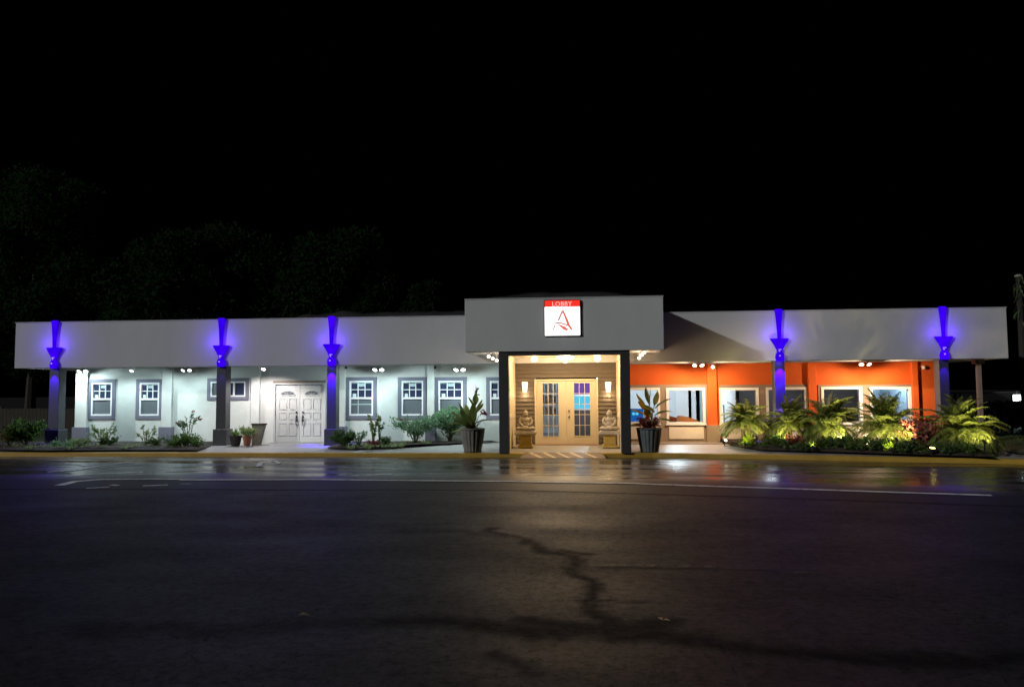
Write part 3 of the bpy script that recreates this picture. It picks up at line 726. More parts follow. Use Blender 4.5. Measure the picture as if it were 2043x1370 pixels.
# doors and dark frames on the lobby's rear wall
for x, w, m in ((fx(1348, YB), .80, M['vinyl']), (fx(1373, YB), .10, M['slate']), (fx(1388, YB), .55, M['blind'])):
    ibox('interior_door', m, x, x + w, YB - .04, YB - .003, .17, 2.1)
ibox('interior_doorway', M['intdark'], fx(1788, YB - 1.6), fx(1800, YB - 1.6), YB - 1.54, YB - 1.503, .17, 2.3)
ibox('interior_doorway', M['intdark'], fx(1774, YB - 1.6), fx(1795, YB - 1.6), YB - 1.53, YB - 1.503, .17, 2.3)
light('lobby_ceiling_lamp', 'POINT', (.6, 23.4, 2.2), 130, (.78, .92, 1), .15)
light('lobby_ceiling_lamp', 'POINT', (3.0, 23.4, 2.2), 230, (.78, .92, 1), .15)
light('lounge_lamp', 'POINT', ((RA + RB) / 2, 24.5, 2.15), 70, (.8, .9, 1), .12)
light('guest_room_lamp', 'POINT', (RB + .95, 22.6, 2.1), 150, (.75, .9, 1), .12)
# furniture
t = thing('display_rack', (fx(1098, 23), 23, .165), 'white tiered display rack with orange brochures behind the left glass door', 'rack')
rx = t.location.x; mb = MB()
for z in (.5, .85, 1.2, 1.55, 1.9): mb.box(rx - .42, rx + .22, 22.9, 23.15, z, z + .03)
mb.box(rx - .45, rx - .42, 22.9, 23.2, .165, 2.1); mb.box(rx + .22, rx + .25, 22.9, 23.2, .165, 2.1); mb.build('shelves', M['rack'], t)
for z in (.53, .88, 1.23, 1.58):
    mb = MB()
    for k in range(5): mb.box(rx - .40 + k * .12, rx - .31 + k * .12, 22.95, 23.0, z, z + .22 + .03 * (k % 2))
    mb.build('brochures', M['brochure'] if z in (1.23, .88) else M['paper'], t)
t = thing('aquarium', (fx(1162, 24), 24, .165), 'glowing aquarium with cyan water and purple backdrop behind the right glass door', 'aquarium')
ax = t.location.x; mb = MB(); mb.box(ax - .55, ax + .55, 23.85, 24.25, .166, 1.0); mb.build('cabinet', M['intdark'], t)
mb = MB(); mb.box(ax - .52, ax + .52, 23.9, 24.2, 1.0, 1.45, 0); mb.build('water', M['e_screencyan'], t)
mb = MB(); mb.box(ax - .52, ax + .52, 23.9, 24.2, 1.452, 1.95); mb.build('backdrop', M['e_purple'], t)
mb = MB()
for z in (.985, 1.43, 1.95): mb.box(ax - .56, ax + .56, 23.84, 24.26, z, z + .05)
mb.build('rim', M['lampwhite'], t)
t = thing('wall_screen', (fx(1272, 24.5), 24.5, 1.0), 'blue glowing screen with two bright cyan spots in the first lobby window', 'screen')
mb = MB(); a, b, c, d = rect(1255, 1284, 815, 842, 24.5); mb.box(a, b, 24.5, 24.56, c, d); mb.build('panel', M['e_screenblue'], t)
for p in (1264, 1271):
    v = onY(p, 825, 24.47); mb = MB(); mb.ball(v, .05, 10, 6); mb.build('spot', M['e_screencyan'], t)
v = onY(1290, 826, 24.3); mb = MB(); mb.ball(v, (.07, .05, .08)); mb.box(v.x - .02, v.x + .02, v.y - .02, v.y + .02, .165, v.z - .07)
tag(mb.build('purple_lamp', [emis('purple_glow', (.30, .16, .9), 1.0)]), 'small purple glowing lamp beside the blue screen in the lobby', 'lamp')
def chair(px, Y, label, m):
    x = fx(px, Y); t = thing('lounge_chair', (x, Y, .165), label, 'chair')
    mb = MB(); mb.box(x - .3, x + .3, Y - .3, Y + .3, .50, .60); mb.build('seat', m, t, bevel=.02)
    mb = MB(); n = 9
    for k in range(n):
        a0 = math.pi * (k / n) ; a1 = math.pi * ((k + 1) / n)
        h = lambda a: .72 + .08 * math.sin(a) - .10 * math.cos(a)
        P = lambda a, R: (x + R * math.cos(a), Y - .05 - R * math.sin(a) * .8)
        (xa, ya), (xb, yb) = P(a0, .34), P(a1, .34); (xc, yc), (xd, yd) = P(a0, .30), P(a1, .30)
        mb.add([(xa, ya, .55), (xb, yb, .55), (xd, yd, .55), (xc, yc, .55), (xa, ya, h(a0)), (xb, yb, h(a1)), (xd, yd, h(a1)), (xc, yc, h(a0))], [(0, 3, 2, 1), (4, 5, 6, 7), (0, 1, 5, 4), (1, 2, 6, 5), (2, 3, 7, 6), (3, 0, 4, 7)])
    mb.build('backrest', m, t)
    for sx in (-.25, .25):
        for sy in (-.25, .25): mb = MB(); mb.tube([(x + sx, Y + sy, .166), (x + sx * .9, Y + sy * .9, .5)], .02, 6); mb.build('leg', m, t)
chair(1372, 22.6, 'light wooden tub chair with curved back inside the bright lobby window', M['wood'])
chair(1343, 23.0, 'dark reddish tub chair at the left of the bright lobby window', M['terracotta'])
t = thing('floor_lamp', (fx(1446, 22.3), 22.3, .165), 'white globe floor lamp inside the window right of the orange pilaster', 'lamp')
lx, lz = t.location.x, fz(802, 22.3, 1442); mb = MB(); mb.ball((lx - .03, 22.3, lz), .07); mb.build('globe', emis('globe_glow', (.9, .95, 1), 3), t, smooth=True)
mb = MB(); mb.tube([(lx - .03, 22.3, .17), (lx - .03, 22.3, lz - .06)], .015); mb.lathe([(.13, 0), (.13, .02), (.02, .04)], (lx - .03, 22.3, .166), 16); mb.build('stand', M['metal'], t)
t = thing('dining_table', (fx(1672, 23.2), 23.2, .165), 'pale table in the dark room behind the window right of the second orange pilaster', 'table')
x = t.location.x; mb = MB(); mb.box(x - .5, x + .5, 22.9, 23.5, .88, .92); mb.build('tabletop', M['rack'], t)
for sx in (-.45, .45):
    for sy in (-.25, .25): mb = MB(); mb.box(x + sx - .02, x + sx + .02, 23.2 + sy - .02, 23.2 + sy + .02, .166, .88); mb.build('leg', M['rack'], t)
t = thing('console_shelf', (fx(1588, 22.2), 22.2, .165), 'pale narrow console behind the window crossed by the blue lit column', 'shelf')
x = t.location.x; mb = MB(); mb.box(x - .25, x + .25, 22.1, 22.3, 1.02, 1.06); mb.build('shelf_top', M['intwall'], t)
mb = MB(); mb.box(x - .22, x + .22, 22.12, 22.28, .166, 1.019); mb.build('cabinet', M['intdark'], t)
t = thing('ceiling_fan', (fx(1752, 22.9), 22.9, 2.3), 'dark ceiling fan at the top of the rightmost orange-wing window', 'fan')
x = t.location.x; mb = MB(); mb.tube([(x, 22.9, 2.3), (x, 22.9, 2.16)], .02); mb.lathe([(.05, 0), (.09, .03), (.09, .08), (.04, .1)], (x, 22.9, 2.08), 14); mb.build('motor', M['metal'], t)
for k in range(4):
    a = k * math.pi / 2 + .3; c, s = math.cos(a), math.sin(a); mb = MB()
    mb.add([(x + c * .1 - s * .03, 22.9 + s * .1 + c * .03, 2.12), (x + c * .1 + s * .03, 22.9 + s * .1 - c * .03, 2.115), (x + c * .55 + s * .07, 22.9 + s * .55 - c * .07, 2.11), (x + c * .55 - s * .07, 22.9 + s * .55 + c * .07, 2.125)], [(0, 1, 2, 3)]); mb.build('blade', M['metal'], t)

# ------------------------------------------------------------------ sign
sg = rect(1087, 1157, 599, 669, YP - .06)
t = thing('lobby_sign', ((sg[0] + sg[1]) / 2, YP, sg[2]), 'backlit square sign with red LOBBY header and a red letter A emblem', 'sign')
x0, x1, z0, z1 = sg; y = YP - .06
mb = MB(); mb.box(x0 - .02, x1 + .02, y + .008, YP - .002, z0 - .02, z1 + .02); mb.build('cabinet', M['metal'], t, bevel=.02)
hz = z1 - (z1 - z0) * .185
mb = MB(); mb.box(x0, x1, y, y + .0075, z0, hz); mb.build('face', M['e_signwhite'], t, bevel=.003)
mb = MB(); mb.box(x0, x1, y, y + .0075, hz + .001, z1); mb.build('header', M['e_signred'], t)
cu = bpy.data.curves.new('lettering', 'FONT'); cu.body = 'LOBBY'; cu.align_x = 'CENTER'; cu.extrude = .004; cu.size = (z1 - hz) * .98; cu.space_character = 1.05
tmp = bpy.data.objects.new('tmp', cu); COL.objects.link(tmp); dg = bpy.context.evaluated_depsgraph_get(); dg.update()
me = bpy.data.meshes.new_from_object(tmp.evaluated_get(dg)); bpy.data.objects.remove(tmp)
o = bpy.data.objects.new('lettering', me); COL.objects.link(o); me.materials.clear(); me.materials.append(M['e_signtext']); o.parent = t
o.rotation_euler = (rad(90), 0, 0); o.location = Vector((x0 + (x1 - x0) * .49, y - .001, hz + (z1 - hz) * .12)) - t.location
def L2(zx, zy): px = zx / 12.457 + 1060; py = zy / 12.457 + 580; v = onY(px, py, y); return (v.x, v.z)
mb = MB()
for poly, mi in (([(755, 480), (815, 480), (695, 750), (638, 750)], 1), ([(757, 481), (806, 481), (925, 740), (960, 840), (1040, 965), (980, 975), (890, 850), (860, 760)], 0),
                 ([(540, 795), (640, 770), (760, 785), (870, 820), (950, 895), (860, 862), (760, 832), (660, 822)], 1), ([(620, 828), (720, 840), (830, 885), (945, 965), (870, 992), (800, 965), (720, 890)], 0), ([(575, 855), (610, 866), (555, 980), (520, 972)], 1)):
    pts = [L2(*p) for p in poly]; mb.prism(pts, y - .006, y - .0005, mi)
mb.build('emblem', [M['e_logored'], M['e_logodark']], t)

# ------------------------------------------------------------------ lamps
COOL = (.72, .95, 1.0); WARM = (1, .69, .37); WARMW = (1, .67, .40)
def floodlight(px, py, heads, label, em, power, col, Y=YW, drop=.04, out=.98, housing='lampwhite', hr=.065, cone=146):
    v = onY(px, py, Y - .18); x, z = v.x, min(v.z, 2.31)
    t = thing('floodlight', (x, Y, z), label, 'floodlight', 'floodlights on the wing walls')
    mb = MB(); mb.lathe([(.055, -.0), (.055, .02), (.03, .03)], (0, 0, 0), 14)
    mb.v = [(x + a, Y - .002 - c, z + .04 + b) for a, b, c in mb.v]; mb.tube([(x, Y - .03, z + .04), (x, Y - .11, z + .035)], .016, 8); mb.build('bracket', M[housing], t)
    offs = [0] if heads == 1 else [-.085, .085]
    for d in offs:
        hx = x + d; y = Y - .14; mb = MB()
        ax = Vector((d * 2.0, -.55, -.75)).normalized(); base = Vector((hx, y, z + .03))
        mb.tube([base - ax * .02, base + ax * .02, base + ax * .09], [.03, .045, hr], 14); h = mb.build('lamp_head', M[housing], t)
        mb = MB(); mb.tube([base + ax * .0905, base + ax * .097], [hr * .93, hr * .80], 14); mb.build('lens', M[em], h)
        mb = MB(); mb.tube([(x, Y - .10, z + .035), tuple(base)], .012, 6); mb.build('arm', M[housing], t)
    if heads == 2: light('floodlight_beam', 'SPOT', (x, Y - out, z - drop), power * .42, col, .05, (x, Y - out + .3, z - drop - 1), 150, .5)
    for q in ((0,) if heads == 1 else (-1, 1)):
        light('floodlight_beam', 'SPOT', (x + .1 * q, Y - out, z - drop), power if heads == 1 else power * .50, col, .05, (x + .72 * q, Y - out + .15, z - drop - 1), cone if heads == 1 else min(150, cone), .5)
    return t
floodlight(165, 738, 2, 'brightest cool white twin floodlight at the far left corner of the white wall', 'e_cool', 95, COOL, out=.55)
floodlight(263, 737, 1, 'single floodlight with tilted head between the two leftmost windows', 'e_cool_dim', 90, COOL)
floodlight(372, 735, 2, 'small twin floodlight left of the high sliding window', 'e_cool_dim', 95, COOL)
floodlight(526, 729, 1, 'single warm white floodlight above the left of the white double doors', 'e_warmwhite', 170, (1, .93, .92), Y=YW - .45, out=.6)
floodlight(755, 735, 2, 'cool white twin floodlight between the first pair of windows right of the double doors', 'e_cool', 112, COOL)
floodlight(917, 735, 2, 'cool white twin floodlight above the window beside the left planter', 'e_cool', 112, COOL)
floodlight(1393, 725, 2, 'warm twin floodlight on the orange wall left of the first orange pilaster', 'e_warm2', 235, WARMW, cone=166, out=1.05)
floodlight(1726, 724, 2, 'warm twin floodlight glaring above the two rightmost windows', 'e_warm2', 285, WARMW, cone=166, out=1.05)
def dome(px, py, label, m, r=.05, Y=YW):
    v = onY(px, py, Y - .06); t = thing('dome_camera', (v.x, Y, v.z), label, 'security camera', 'dome cameras')
    mb = MB(); mb.ball((v.x, Y - .06, v.z), r, 14, 10); mb.build('dome', M[m], t, smooth=True)
    mb = MB(); mb.box(v.x - .04, v.x + .04, Y - .05, Y - .002, v.z + .012, v.z + .05); mb.build('mount', M['lampwhite'], t)
dome(690, 733, 'dark dome camera at the wall top beside the blue lit third column', 'domedark')
dome(868, 733, 'dark dome camera on the white pilaster near the planter', 'domedark')
dome(1422, 732, 'glowing white dome on top of the first orange pilaster', 'e_pink', .045, YW - .1)
dome(1843, 733, 'unlit white dome on the orange wall by the rightmost blue column', 'lampwhite', .055)

# blue column lamps; their light scallops on the fascia are built as glowing shapes
BLP = [(22, .25), (9, .012), (22, .7), (30, 1.0), (26, .07)]
where = ['on the leftmost column', 'on the column before the high sliding window', 'on the column right of the white double doors', 'on the column before the orange windows', 'on the rightmost column']
TOPS = [637, 632, 629, 612, 608]
for i, x in enumerate(COLX):
    yb = YF - .045; t = thing('column_lamp', (x, YF, 2.35), 'blue glowing up-down lamp with its light scallops modelled as glowing shapes ' + where[i], 'wall lamp', 'blue lamps above the columns')
    k = 1.0
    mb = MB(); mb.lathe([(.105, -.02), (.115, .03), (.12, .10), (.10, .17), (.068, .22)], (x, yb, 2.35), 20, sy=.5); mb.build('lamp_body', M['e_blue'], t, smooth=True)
    mb = MB(); mb.lathe([(.068, .2205), (.085, .28), (.125, .36), (.19, .47), (.245, .57), (.235, .575), (.13, .50), (.045, .46)], (x, yb, 2.35), 20, sy=.3); mb.build('light_scallop', M['e_blue'], t, smooth=True)
    mb = MB(); mb.lathe([(.045, .461), (.050, .60), (.058, .80), (.072, 1.0), (.090, 1.18), (.105, 1.29), (.106, 1.33), (.08, 1.345), (.01, 1.35)], (x, yb, 2.35), 18, sy=.42); mb.build('light_beam_shape', M['e_blue'], t, smooth=True)
    mb = MB()
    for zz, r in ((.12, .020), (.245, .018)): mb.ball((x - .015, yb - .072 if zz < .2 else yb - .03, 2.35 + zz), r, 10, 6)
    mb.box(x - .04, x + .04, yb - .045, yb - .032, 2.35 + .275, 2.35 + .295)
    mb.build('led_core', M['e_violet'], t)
    pw, cs = BLP[i]
    light('column_lamp_glow', 'POINT', (x, YF - .55, 2.95), 5.5 if i < 3 else 2.5, (.14, .04, 1), .1)
    for s in (-1, 1): light('column_lamp_glow', 'POINT', (x + s * .20, YF - .20, 3.0), 4.2, (.12, .03, 1), .1)
    light('column_lamp_glow', 'POINT', (x, YF - .30, 3.3), 3.0, (.12, .03, 1), .08)
    light('column_lamp_glow', 'POINT', (x, YF - .09, 2.29), 2.6 * cs, (.055, 0, 1), .03)
    light('column_lamp_downlight', 'SPOT', (x, YF - .15, 2.33), 900 * cs, (.055, .0, 1), .02, (x, YF + .12, .9), 58, .6)

# portico lamps
for k, px in enumerate((1066, 1192)):
    v = onY(px, 716, 19.2); t = thing('ceiling_lamp', (v.x, 19.2, CZ), 'round warm ceiling lamp at the %s of the porch ceiling' % ('left' if k == 0 else 'right'), 'ceiling lamp', 'lamps under the porch ceiling')
    mb = MB(); mb.lathe([(.09, -.001), (.09, -.03), (.06, -.04)], (v.x, 19.2, CZ), 18); mb.build('base', M['lampwhite'], t)
    mb = MB(); mb.ball((v.x, 19.2, CZ - .09), (.075, .075, .07)); mb.build('globe', M['e_warm'], t, smooth=True)
    light('ceiling_lamp_glow', 'POINT', (v.x, 19.2, CZ - .22), 34, WARM, .06)
v = onY(1128, 714, 19.2); t = thing('ceiling_lamp', (v.x, 19.2, CZ), 'wide flush ceiling lamp with finial at the middle of the porch ceiling', 'ceiling lamp', 'lamps under the porch ceiling')
mb = MB(); mb.lathe([(.24, -.001), (.24, -.025), (.2, -.03)], (v.x, 19.2, CZ), 24); mb.build('base', M['brass'], t)
mb = MB(); mb.lathe([(.22, -.0305), (.21, -.06), (.14, -.10), (.05, -.115)], (v.x, 19.2, CZ), 24); mb.build('bowl', M['e_warm'], t, smooth=True)
mb = MB(); mb.ball((v.x, 19.2, CZ - .15), (.05, .05, .045)); mb.build('finial', M['e_warm'], t, smooth=True)
light('ceiling_lamp_glow', 'POINT', (v.x, 19.2, CZ - .28), 58, WARM, .08)
for k, px in enumerate((1047, 1213.5)):
    v = onY(px, 772, YD - .1); x = v.x; t = thing('wall_sconce', (x, YD, v.z), 'tapered glowing wall sconce on brown siding %s of the glass doors' % ('left' if k == 0 else 'right'), 'wall sconce', 'sconces beside the glass doors')
    mb = MB(); mb.lathe([(.05, -.13), (.072, .10), (.078, .13), (.07, .132)], (x, YD - .075, v.z), 18, sy=.7); mb.build('shade', M['e_sconce'], t, smooth=True)
    mb = MB(); mb.box(x - .04, x + .04, YD - .028, YD - .005, v.z - .09, v.z + .09); mb.build('back_plate', M['brass'], t)
    light('wall_sconce_glow', 'POINT', (x, YD - .12, v.z - .19), 5, WARM, .03)
for grp, pts, side in (('left', ((975, 711), (983, 715), (991, 719)), 'left'), ('right', ((1285, 703), (1280, 708), (1275, 714)), 'right')):
    for k, (px, py) in enumerate(pts):
        v = onY(px, py, 18.65 + .5 * k); w = ('nearest the front', 'in the middle', 'nearest the wall')[k]
        t = thing('soffit_spotlight', (v.x, v.y, PZ0), 'small soffit spotlight %s of the three %s of the porch' % (w, side), 'spotlight', 'spotlights under the portico soffit')
        mb = MB(); mb.lathe([(.045, 0), (.045, -.02), (.012, -.025), (.012, v.z + .03 - PZ0)], (v.x, v.y, PZ0 + .008), 14); mb.build('housing', M['lampwhite'], t)
        mb = MB(); mb.ball(tuple(v), (.042, .042, .036)); mb.build('bulb', M['e_pink' if side == 'left' else 'e_warm2'], t)
    v = onY(*pts[1], 19.15)
    light('soffit_spotlight_glow', 'POINT', (v.x, v.y, v.z - .10), 6 if side == 'left' else 16, (1, .8, .62) if side == 'left' else WARMW, .08)

# ------------------------------------------------------------------ statues
def statue(px, side):
    Y = 19.55; x = fx(px, Y); zb = .14
    p = thing('pedestal', (x, Y, zb), 'ochre stepped pedestal carrying the seated statue %s of the glass doors' % side, 'pedestal', 'statue pedestals')
    mb = MB()
    for a, c, d in ((.19, 0, .06), (.165, .0605, .10), (.145, .1005, .30), (.165, .3005, .335)): mb.box(x - a, x + a, Y - a, Y + a, zb + c, zb + d)
    mb.build('shaft', M['yellowped'], p, bevel=.008)
    mb = MB(); mb.box(x - .28, x + .28, Y - .24, Y + .24, zb + .336, zb + .40); mb.box(x - .24, x + .24, Y - .2, Y + .2, zb + .4005, zb + .43); mb.build('top_slab', M['stone'], p, bevel=.01)
    z = zb + .43
    mb = MB(); B = mb.ball
    B((x, Y, z + .04), (.235, .16, .045), 20, 10)                                   # folded legs
    for s in (-1, 1):
        B((x + s * .15, Y - .03, z + .065), (.11, .10, .055)); B((x + s * .05, Y - .11, z + .07), (.10, .05, .035))
        for q in range(7):                                                           # arms to the lap
            u = q / 6; B((x + s * (.125 + .045 * math.sin(u * math.pi) - .085 * u ** 2), Y - .10 * u ** 1.5, z + .31 - .20 * u), .042 - .012 * u, 10, 8)
        B((x + s * .064, Y + .005, z + .425), (.012, .016, .035), 8, 6)             # long ears
    B((x, Y - .10, z + .105), (.06, .04, .025))
    B((x, Y + .01, z + .17), (.115, .085, .12)); B((x, Y + .01, z + .27), (.14, .08, .085)); B((x, Y + .01, z + .345), (.05, .048, .05))
    B((x, Y, z + .43), (.064, .07, .08), 16, 12); B((x, Y + .005, z + .505), (.035, .035, .03)); B((x, Y - .068, z + .425), (.010, .014, .018), 8, 6); B((x, Y + .005, z + .47), (.067, .07, .045))
    o = mb.build('seated_statue', M['stone'], None, smooth=True, origin=(x, Y, z))
    r = o.modifiers.new('remesh', 'REMESH'); r.mode = 'VOXEL'; r.voxel_size = .0085; r.use_smooth_shade = True
    sm = o.modifiers.new('smooth', 'SMOOTH'); sm.factor = .5; sm.iterations = 3
    tag(o, 'pale stone Buddha seated cross-legged on the pedestal %s of the glass doors' % side, 'statue', 'seated statues in the porch')
statue(1048.5, 'left'); statue(1215, 'right')

# ------------------------------------------------------------------ plants
R_ = random.Random(11)
def rv(s=1): return Vector((R_.uniform(-s, s), R_.uniform(-s, s), R_.uniform(-s, s)))
def leaf(mb, p, d, l, w, mi=0, fold=.25, up=None):
    d = d.normalized(); u = (up or rv()).cross(d)
    if u.length < 1e-3: u = d.orthogonal()
    u.normalize(); n = d.cross(u)
    a = p; b = p + d * l * .45 + u * w * .5 + n * fold * w * .3; c = p + d * l - n * l * .12; e = p + d * l * .45 - u * w * .5 + n * fold * w * .3; m = p + d * l * .5
    mb.add([a, b, c, e, m], [(0, 1, 4), (1, 2, 4), (0, 4, 3), (4, 2, 3)], mi)
def shrub(name, label, cat, base, rx, rz, n, ls, lm, stems=5, group=None, flowers=0, fm='flower', sparse=False, up=.35, ry=None, flp=None):
    """woody stems that fork, leaves along the twigs"""
    base = Vector(base); t = thing(name, base, label, cat, group); st = MB(); fo = MB(); fl = MB(); tips = []
    ry = ry or rx
    for i in range(stems):
        a = 2 * math.pi * i / stems + R_.uniform(-.5, .5); rr = R_.uniform(.25, 1)
        tip = base + Vector((math.cos(a) * rx * rr, math.sin(a) * ry * rr, rz * R_.uniform(.6, 1.0) * (1 - .25 * rr)))
        mid = base.lerp(tip, .5) + Vector((0, 0, rz * .12)) + rv(rx * .08)
        st.tube([base + rv(.02) * Vector((1, 1, 0)).length * .3, mid, tip], [.012, .008, .003], 5)
        tips += [(base.lerp(mid, .6), mid), (mid, tip)]
        for k in range(4):
            q = mid.lerp(tip, R_.random()); e = q + (rv(1) + Vector((math.cos(a), math.sin(a), .5))).normalized() * rx * .4; e.z = min(e.z, base.z + rz)
            e.z = max(e.z, base.z + .03)
            st.tube([q, e], [.005, .002], 4); tips.append((q, e))
    for i in range(int(n * 1.5)):
        a, b = R_.choice(tips); q = a.lerp(b, R_.random()) + rv(ls * (.3 if sparse else .9))
        q.z = max(q.z, base.z + .02)
        d = rv(1) + Vector((0, 0, up)) + (q - base).normalized() * .7
        leaf(fo, q, d, ls * R_.uniform(.6, 1.2), ls * R_.uniform(.35, .6))
    for i in range(flowers):
        a, b = R_.choice(tips[1::2]); q = (b if flp is None else Vector(flp)) + rv(.03)
        fl = MB()
        for k in range(7): leaf(fl, q, rv(1) + Vector((0, -.3, .4)), .055, .05)
        fl.build('bloom', M[fm], t)
    st.build('stems', M['rosewood'], t); fo.build('foliage', M[lm], t)
    return t
def palm(base, h, L, n, label, lean=0, group='feathery palms in the right bed', trunks=1):
    base = Vector(base); t = thing('palm', base, label, 'palm', group)
    tr = MB(); heads = []
    for k in range(trunks):
        dx = (k - (trunks - 1) / 2) * .16; top = base + Vector((dx + lean, 0, h)); heads.append(top)
        tr.tube([base + Vector((dx * .5, 0, -.05)), base + Vector((dx * .8 + lean * .4, 0, h * .5)), top], [.065, .05, .045], 9)
        for q in range(12):   # old leaf bases
            u = q / 12; c = (base + Vector((dx * .7, 0, 0))).lerp(top, u); a = q * 2.4
            tr.tube([c, c + Vector((math.cos(a) * .085, math.sin(a) * .085, .05))], [.02, .008], 4)
    tr.build('trunk', M['bark'], t)
    fo = MB()
    for i in range(n):
        top = heads[i % trunks]; a = i * 2.39996 + R_.uniform(-.2, .2); el = rad(R_.choice((80, 70, 58, 46, 34, 22, 8))) + R_.uniform(-.1, .1); l = L * R_.uniform(.75, 1.1)
        d = Vector((math.cos(a) * math.cos(el), math.sin(a) * math.cos(el), math.sin(el))); pts = [top.copy()]; seg = 14; dd = d.copy()
        for s in range(seg):
            dd = (dd + Vector((0, 0, -.075 - .085 * s / seg))).normalized(); pts.append(pts[-1] + dd * l / seg)
        fo.tube(pts, [.009 * (1 - .8 * s / seg) for s in range(seg + 1)], 4)
        for s in range(1, seg + 1):
            for q in (0, .33, .66):
                p = pts[s - 1].lerp(pts[s], q); tg = (pts[s] - pts[s - 1]).normalized(); sd = tg.cross(Vector((0, 0, 1)))
                if sd.length < .05: sd = Vector((math.sin(a), -math.cos(a), 0))
                sd.normalize(); ll = l * .30 * math.sin(math.pi * (.12 + .86 * (s - 1 + q) / seg)) + .02
                for sgn in (-1, 1):
                    dv = (sd * sgn + tg * .75 + Vector((0, 0, .18)) + rv(.14)).normalized(); w = .010 + .005 * R_.random()
                    e1 = p + dv * ll * .55; e2 = p + dv * ll + Vector((0, 0, -ll * .28)); wv = dv.cross(Vector((0, 0, 1))).normalized() * w
                    fo.add([p - wv * .6, p + wv * .6, e1 + wv, e1 - wv, e2], [(0, 1, 2, 3), (3, 2, 4)])
    fo.build('fronds', M['palmleaf'], t)
    return t
def tuft(base, h, n, label, name='grass_tuft', m='tuft', group='strappy tufts in the beds', spread=.8, w=.014, cat='grass tuft'):
    base = Vector(base); mb = MB()
    for i in range(n):
        a = R_.uniform(0, 6.283); l = h * R_.uniform(.7, 1.15); out = spread * R_.uniform(.15, 1)
        d = Vector((math.cos(a) * out, math.sin(a) * out, 1)).normalized(); p = base + Vector((math.cos(a), math.sin(a), 0)) * .04 * R_.random(); wv = Vector((-math.sin(a), math.cos(a), 0)) * w * R_.uniform(.7, 1.2)
        pr = [p - wv, p + wv]; V = pr[:]; Fc = []
        for s in range(1, 5):
            d = (d + Vector((math.cos(a), math.sin(a), -.4)) * .16 * out).normalized(); p = p + d * l / 4; k = (1, .9, .65, .1)[s - 1]
            V += [p - wv * k, p + wv * k]; b = (s - 1) * 2; Fc.append((b, b + 1, b + 3, b + 2))
        mb.add(V, Fc)
    o = mb.build(name, M[m], None, origin=base); return tag(o, label, cat, group)
def ground(px, py): return onZ(px, py, .16)

# left bed
g = ground
shrub('leafy_shrub', 'bright green rounded shrub at the far left end of the bed', 'shrub', g(52, 891), .55, .68, 1500, .10, 'leaf', 9, up=.5)
shrub('dry_plant', 'tan dry twiggy plant left of the far left green shrub', 'plant', g(18, 892), .28, .48, 220, .07, 'leafdry', 6)
shrub('low_plant', 'low pale green clump right of the leftmost column base', 'plant', g(124, 893), .30, .18, 300, .06, 'leafblue', 8)
shrub('low_plant', 'small yellowish clump before the dark plinth of the leftmost pilaster', 'plant', g(163, 893), .22, .26, 240, .06, 'leaflight', 7)
shrub('young_shrub', 'thin pale shrub with open leaves under the leftmost window', 'shrub', g(203, 892), .38, .68, 340, .065, 'leaflight', 8, sparse=True)
shrub('mounded_plant', 'dark green mound at the foot of the thin pale shrub', 'plant', g(217, 891), .24, .24, 420, .06, 'leafdark', 9)
shrub('young_shrub', 'sparse twiggy shrub under the second window from the left', 'shrub', g(290, 892), .26, .70, 230, .055, 'leaflight', 6, sparse=True)
shrub('mounded_plant', 'small dark mound below the second window from the left', 'plant', g(308, 893), .2, .26, 300, .055, 'leafdark', 7)
shrub('rose_bush', 'tall lanky rose with dusty pink blooms between the second plinth and the potted plants', 'rose', g(374, 892), .30, 1.12, 330, .06, 'leafblue', 5, flowers=6, sparse=True)
shrub('mounded_plant', 'bushy light green mound at the foot of the tall lanky rose', 'plant', g(364, 893), .40, .34, 700, .07, 'leaf', 10)
shrub('mounded_plant', 'low dark mound left of the tall lanky rose', 'plant', g(345, 894), .18, .2, 260, .05, 'leafdark', 7)
shrub('mounded_plant', 'low mound right of the tall lanky rose', 'plant', g(392, 894), .18, .22, 260, .05, 'leaf', 7)
shrub('rounded_shrub', 'dense rounded green shrub beside the third blue column base', 'shrub', g(686, 893), .34, .42, 1500, .06, 'leafdark', 14, up=.8)
shrub('young_shrub', 'wispy pale plant right of the dense rounded shrub', 'shrub', g(716, 892), .28, .5, 260, .055, 'leafblue', 7, sparse=True)
shrub('rose_bush', 'slim upright rose with yellow-green leaves before the window with a lower grid', 'rose', g(744, 892), .16, 1.05, 240, .07, 'leaflight', 4, flowers=2, sparse=True)
shrub('rose_bush', 'slim rose with peach blooms right of the window with a lower grid', 'rose', g(757, 891), .15, .92, 170, .06, 'leafblue', 4, flowers=5, sparse=True)
shrub('mounded_plant', 'reddish low clump at the foot of the slim roses', 'plant', g(746, 893), .18, .2, 160, .05, 'red', 6)
shrub('mounded_plant', 'dark low clump right of the slim roses', 'plant', g(768, 892), .2, .26, 260, .05, 'leafdark', 7)
shrub('spreading_shrub', 'wide spreading shrub on a short trunk with one pink bloom before the fourth window', 'shrub', g(828, 886), .75, .78, 1250, .075, 'leafblue', 11, flowers=3, ry=.4, flp=onY(797, 836, g(828, 886).y - .1))
shrub('large_shrub', 'large leafy green shrub just behind the left planter', 'shrub', g(898, 884), .58, 1.08, 2300, .10, 'leafblue', 13, ry=.42)
